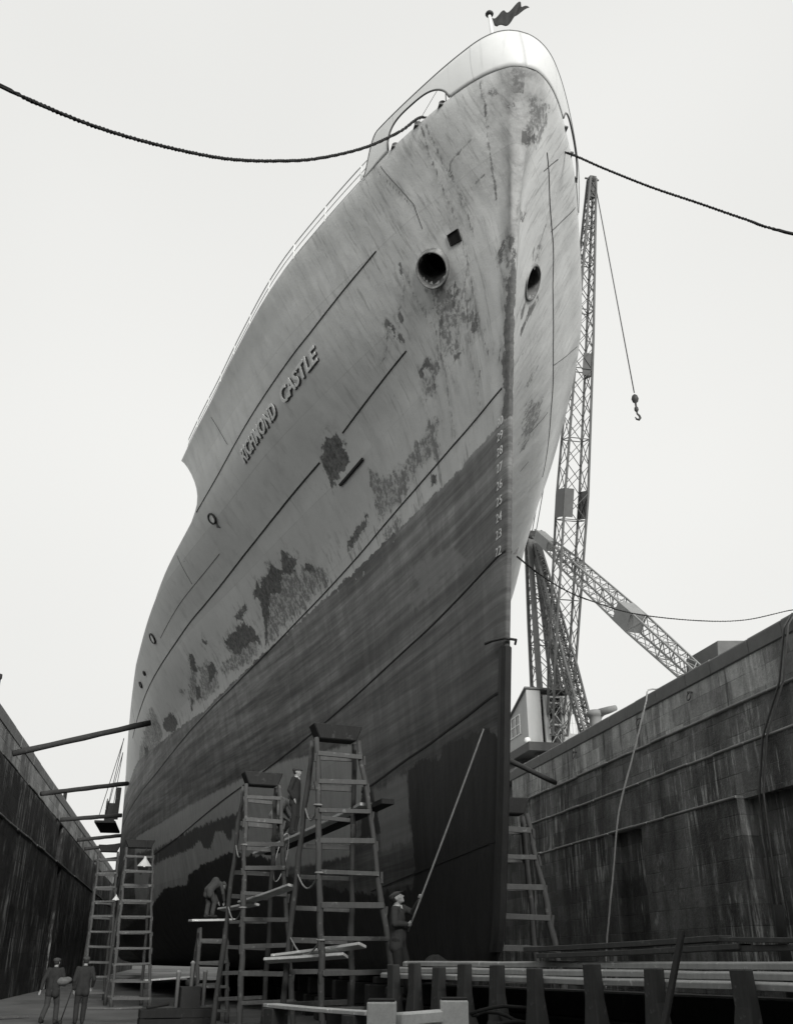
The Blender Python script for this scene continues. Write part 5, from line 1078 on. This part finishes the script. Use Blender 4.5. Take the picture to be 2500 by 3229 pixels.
mb=MB(); mb.lathe([(.02,-.2),(.18,-.15),(.22,0),(.16,.16),(.02,.2)],(21.25,57.5,14.5),12); o=mb.build('floodlamp',M['white']); o.parent=cab
mb=MB()
mb.tube([mt+Vector((0,-.4,1.0)),foot.lerp(tip,.93)],.03,4); mb.tube([mt+Vector((.3,-.4,1.0)),foot.lerp(tip,.90)],.03,4)
cp(mb.build('luffing_rope',M['steel_dark']))
# second crane
c2=empty('dockside_crane',(27,41,11),0,'low crane farther right on the quay, its jib sloping up to the left','crane')
C2=Matrix.Translation((-27,-41,-11))
def c2p(o): o.parent=c2; o.matrix_parent_inverse=C2; return o
f2=Vector((24.95,42,14.6)); t2=Vector((23.0,57.6,29.6))
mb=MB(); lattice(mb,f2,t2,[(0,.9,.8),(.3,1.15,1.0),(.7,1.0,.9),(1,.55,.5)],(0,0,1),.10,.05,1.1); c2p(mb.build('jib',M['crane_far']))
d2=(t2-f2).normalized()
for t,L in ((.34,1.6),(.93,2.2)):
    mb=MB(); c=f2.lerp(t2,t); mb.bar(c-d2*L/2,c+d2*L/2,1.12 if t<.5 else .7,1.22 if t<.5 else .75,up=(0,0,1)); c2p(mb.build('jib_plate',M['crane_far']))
mb=MB(); vs=[(25.2,40,12.0),(30.5,41,12.0),(30.5,45,12.0),(25.2,44,12.0),(25.0,40,15.6),(30.5,41,16.9),(30.5,45,16.9),(25.0,44,15.6)]
mb.add([(25.7,41.6,12.6),(30.3,42.6,12.6),(30.3,46,12.6),(25.7,45,12.6),(26.2,41.6,16.6),(30.3,42.6,17.2),(30.3,46,17.2),(26.2,45,16.6)],[(0,1,5,4),(1,2,6,5),(2,3,7,6),(3,0,4,7),(4,5,6,7),(0,3,2,1)])
mb.add([(24.8,41.2,12.4),(26.2,41.5,12.4),(26.2,43,12.4),(24.8,43,12.4),(25.1,41.2,15.0),(26.2,41.5,15.35),(26.2,43,15.35),(25.1,43,15.0)],[(0,1,5,4),(1,2,6,5),(2,3,7,6),(3,0,4,7),(4,5,6,7),(0,3,2,1)])
ho=c2p(mb.build('machinery_house',M['crane'],None,.03))
mb=MB(); mb.box((28.2,41.95,16.2),(3.2,.12,.16)); mb.box((27.4,41.9,14.9),(.9,.1,.8)); o=mb.build('window',M['black_hole']); o.parent=ho
mb=MB(); mb.lathe([(1.4,11),(1.4,12.5),(1.9,12.6)],(27.8,43.8,0),20); c2p(mb.build('turntable',M['steel_dark']))
# ---------------------------------------------------------------- ropes
def twisted(mb,pts,r,turn=2.2,strands=3,step=.08,n=6):
    P=[Vector(p) for p in pts]; out=[]
    # resample with Catmull-Rom
    Q=[]
    for i in range(len(P)-1):
        p0=P[max(i-1,0)];p1=P[i];p2=P[i+1];p3=P[min(i+2,len(P)-1)]; L=(p2-p1).length; k=max(2,int(L/step))
        for j in range(k):
            t=j/k; Q.append(.5*((2*p1)+(-p0+p2)*t+(2*p0-5*p1+4*p2-p3)*t*t+(-p0+3*p1-3*p2+p3)*t**3))
    Q.append(P[-1])
    for s_ in range(strands):
        pts2=[];acc=0
        for i,q in enumerate(Q):
            t=(Q[min(i+1,len(Q)-1)]-Q[max(i-1,0)]).normalized(); u=t.cross(Vector((0,0,1))).normalized(); v=t.cross(u); a=acc/(r*2*turn)*2*math.pi+s_*2*math.pi/strands; pts2.append(q+(u*math.cos(a)+v*math.sin(a))*r*.5); acc+=(Q[min(i+1,len(Q)-1)]-q).length
        mb.tube(pts2,r*.56,n)
def rope(name,pts,r,label,mat='rope',step=.06,tw=1.0):
    mb=MB(); twisted(mb,pts,r,2.2*tw,3,step); o=mb.build(name,M[mat]); return tag(o,label,'rope')
rope('mooring_rope',[(3.9,13.3,17.1),(3.37,12.95,17.07),(2.83,12.75,16.31),(2.08,12.4,15.33),(1.16,12.0,14.42),(0.43,11.6,13.78),(-0.25,11.2,13.24),(-0.83,10.85,12.87),(-1.58,10.4,12.48),(-2.23,10.0,12.2),(-2.85,9.65,12.05),(-3.33,9.4,12.0),(-5.5,8.2,11.75),(-8.2,7.0,11.15)],.034,'heavy dark mooring hawser sagging from the bow to the left across the sky')
rope('mooring_rope',[(5.9, 13.2, 17.1), (6.43, 12.85, 16.66), (6.93, 12.4, 15.89), (7.6, 11.9, 15.03), (8.25, 11.45, 14.32), (8.87, 11.05, 13.67), (9.49, 10.7, 13.13), (12.5, 9.8, 11.9), (17.9, 8.6, 11.2)],.030,'dark mooring rope leading from the bow opening down to the right across the sky')
rope('mooring_wire',[(5.1,13.75,7.81),(6.1,15.3,8.19),(7.2,16.88,8.59),(8.4,18.31,8.96),(10.5,20.16,9.42),(13.0,21.42,9.85),(15.0,22.24,10.3),(17.0,22.8,10.95),(17.8,23.0,11.05)],.018,'thin line drooping from the stem to the top of the right dock wall','rope',.12)
rope('hanging_rope',[(17.5,32.1,11.02),(17.0,32.28,11.0),(16.90,32.36,10.6),(16.55,33.3,8.65),(16.2,34.28,6.71),(16.08,35.1,4.5),(15.95,35.95,2.14),(15.9,36.3,.6)],.036,'pale thick rope hanging down the right dock wall','rope_pale',.15)
mb=MB()
for o_ in (0,.22): mb.tube([(17.25,22.95+o_,11.0),(16.98,23.1+o_,10.6),(16.75,23.5+o_,9.0),(16.62,24.6+o_,7.6),(16.45,25.0+o_,6.0),(16.5,25.2+o_,4.3),(16.5,25.3+o_,1.2)],.032,7)
tag(mb.build('drain_pipe',M['iron']),'pair of thin pipes running crookedly down the right dock wall near the photo edge','pipe')
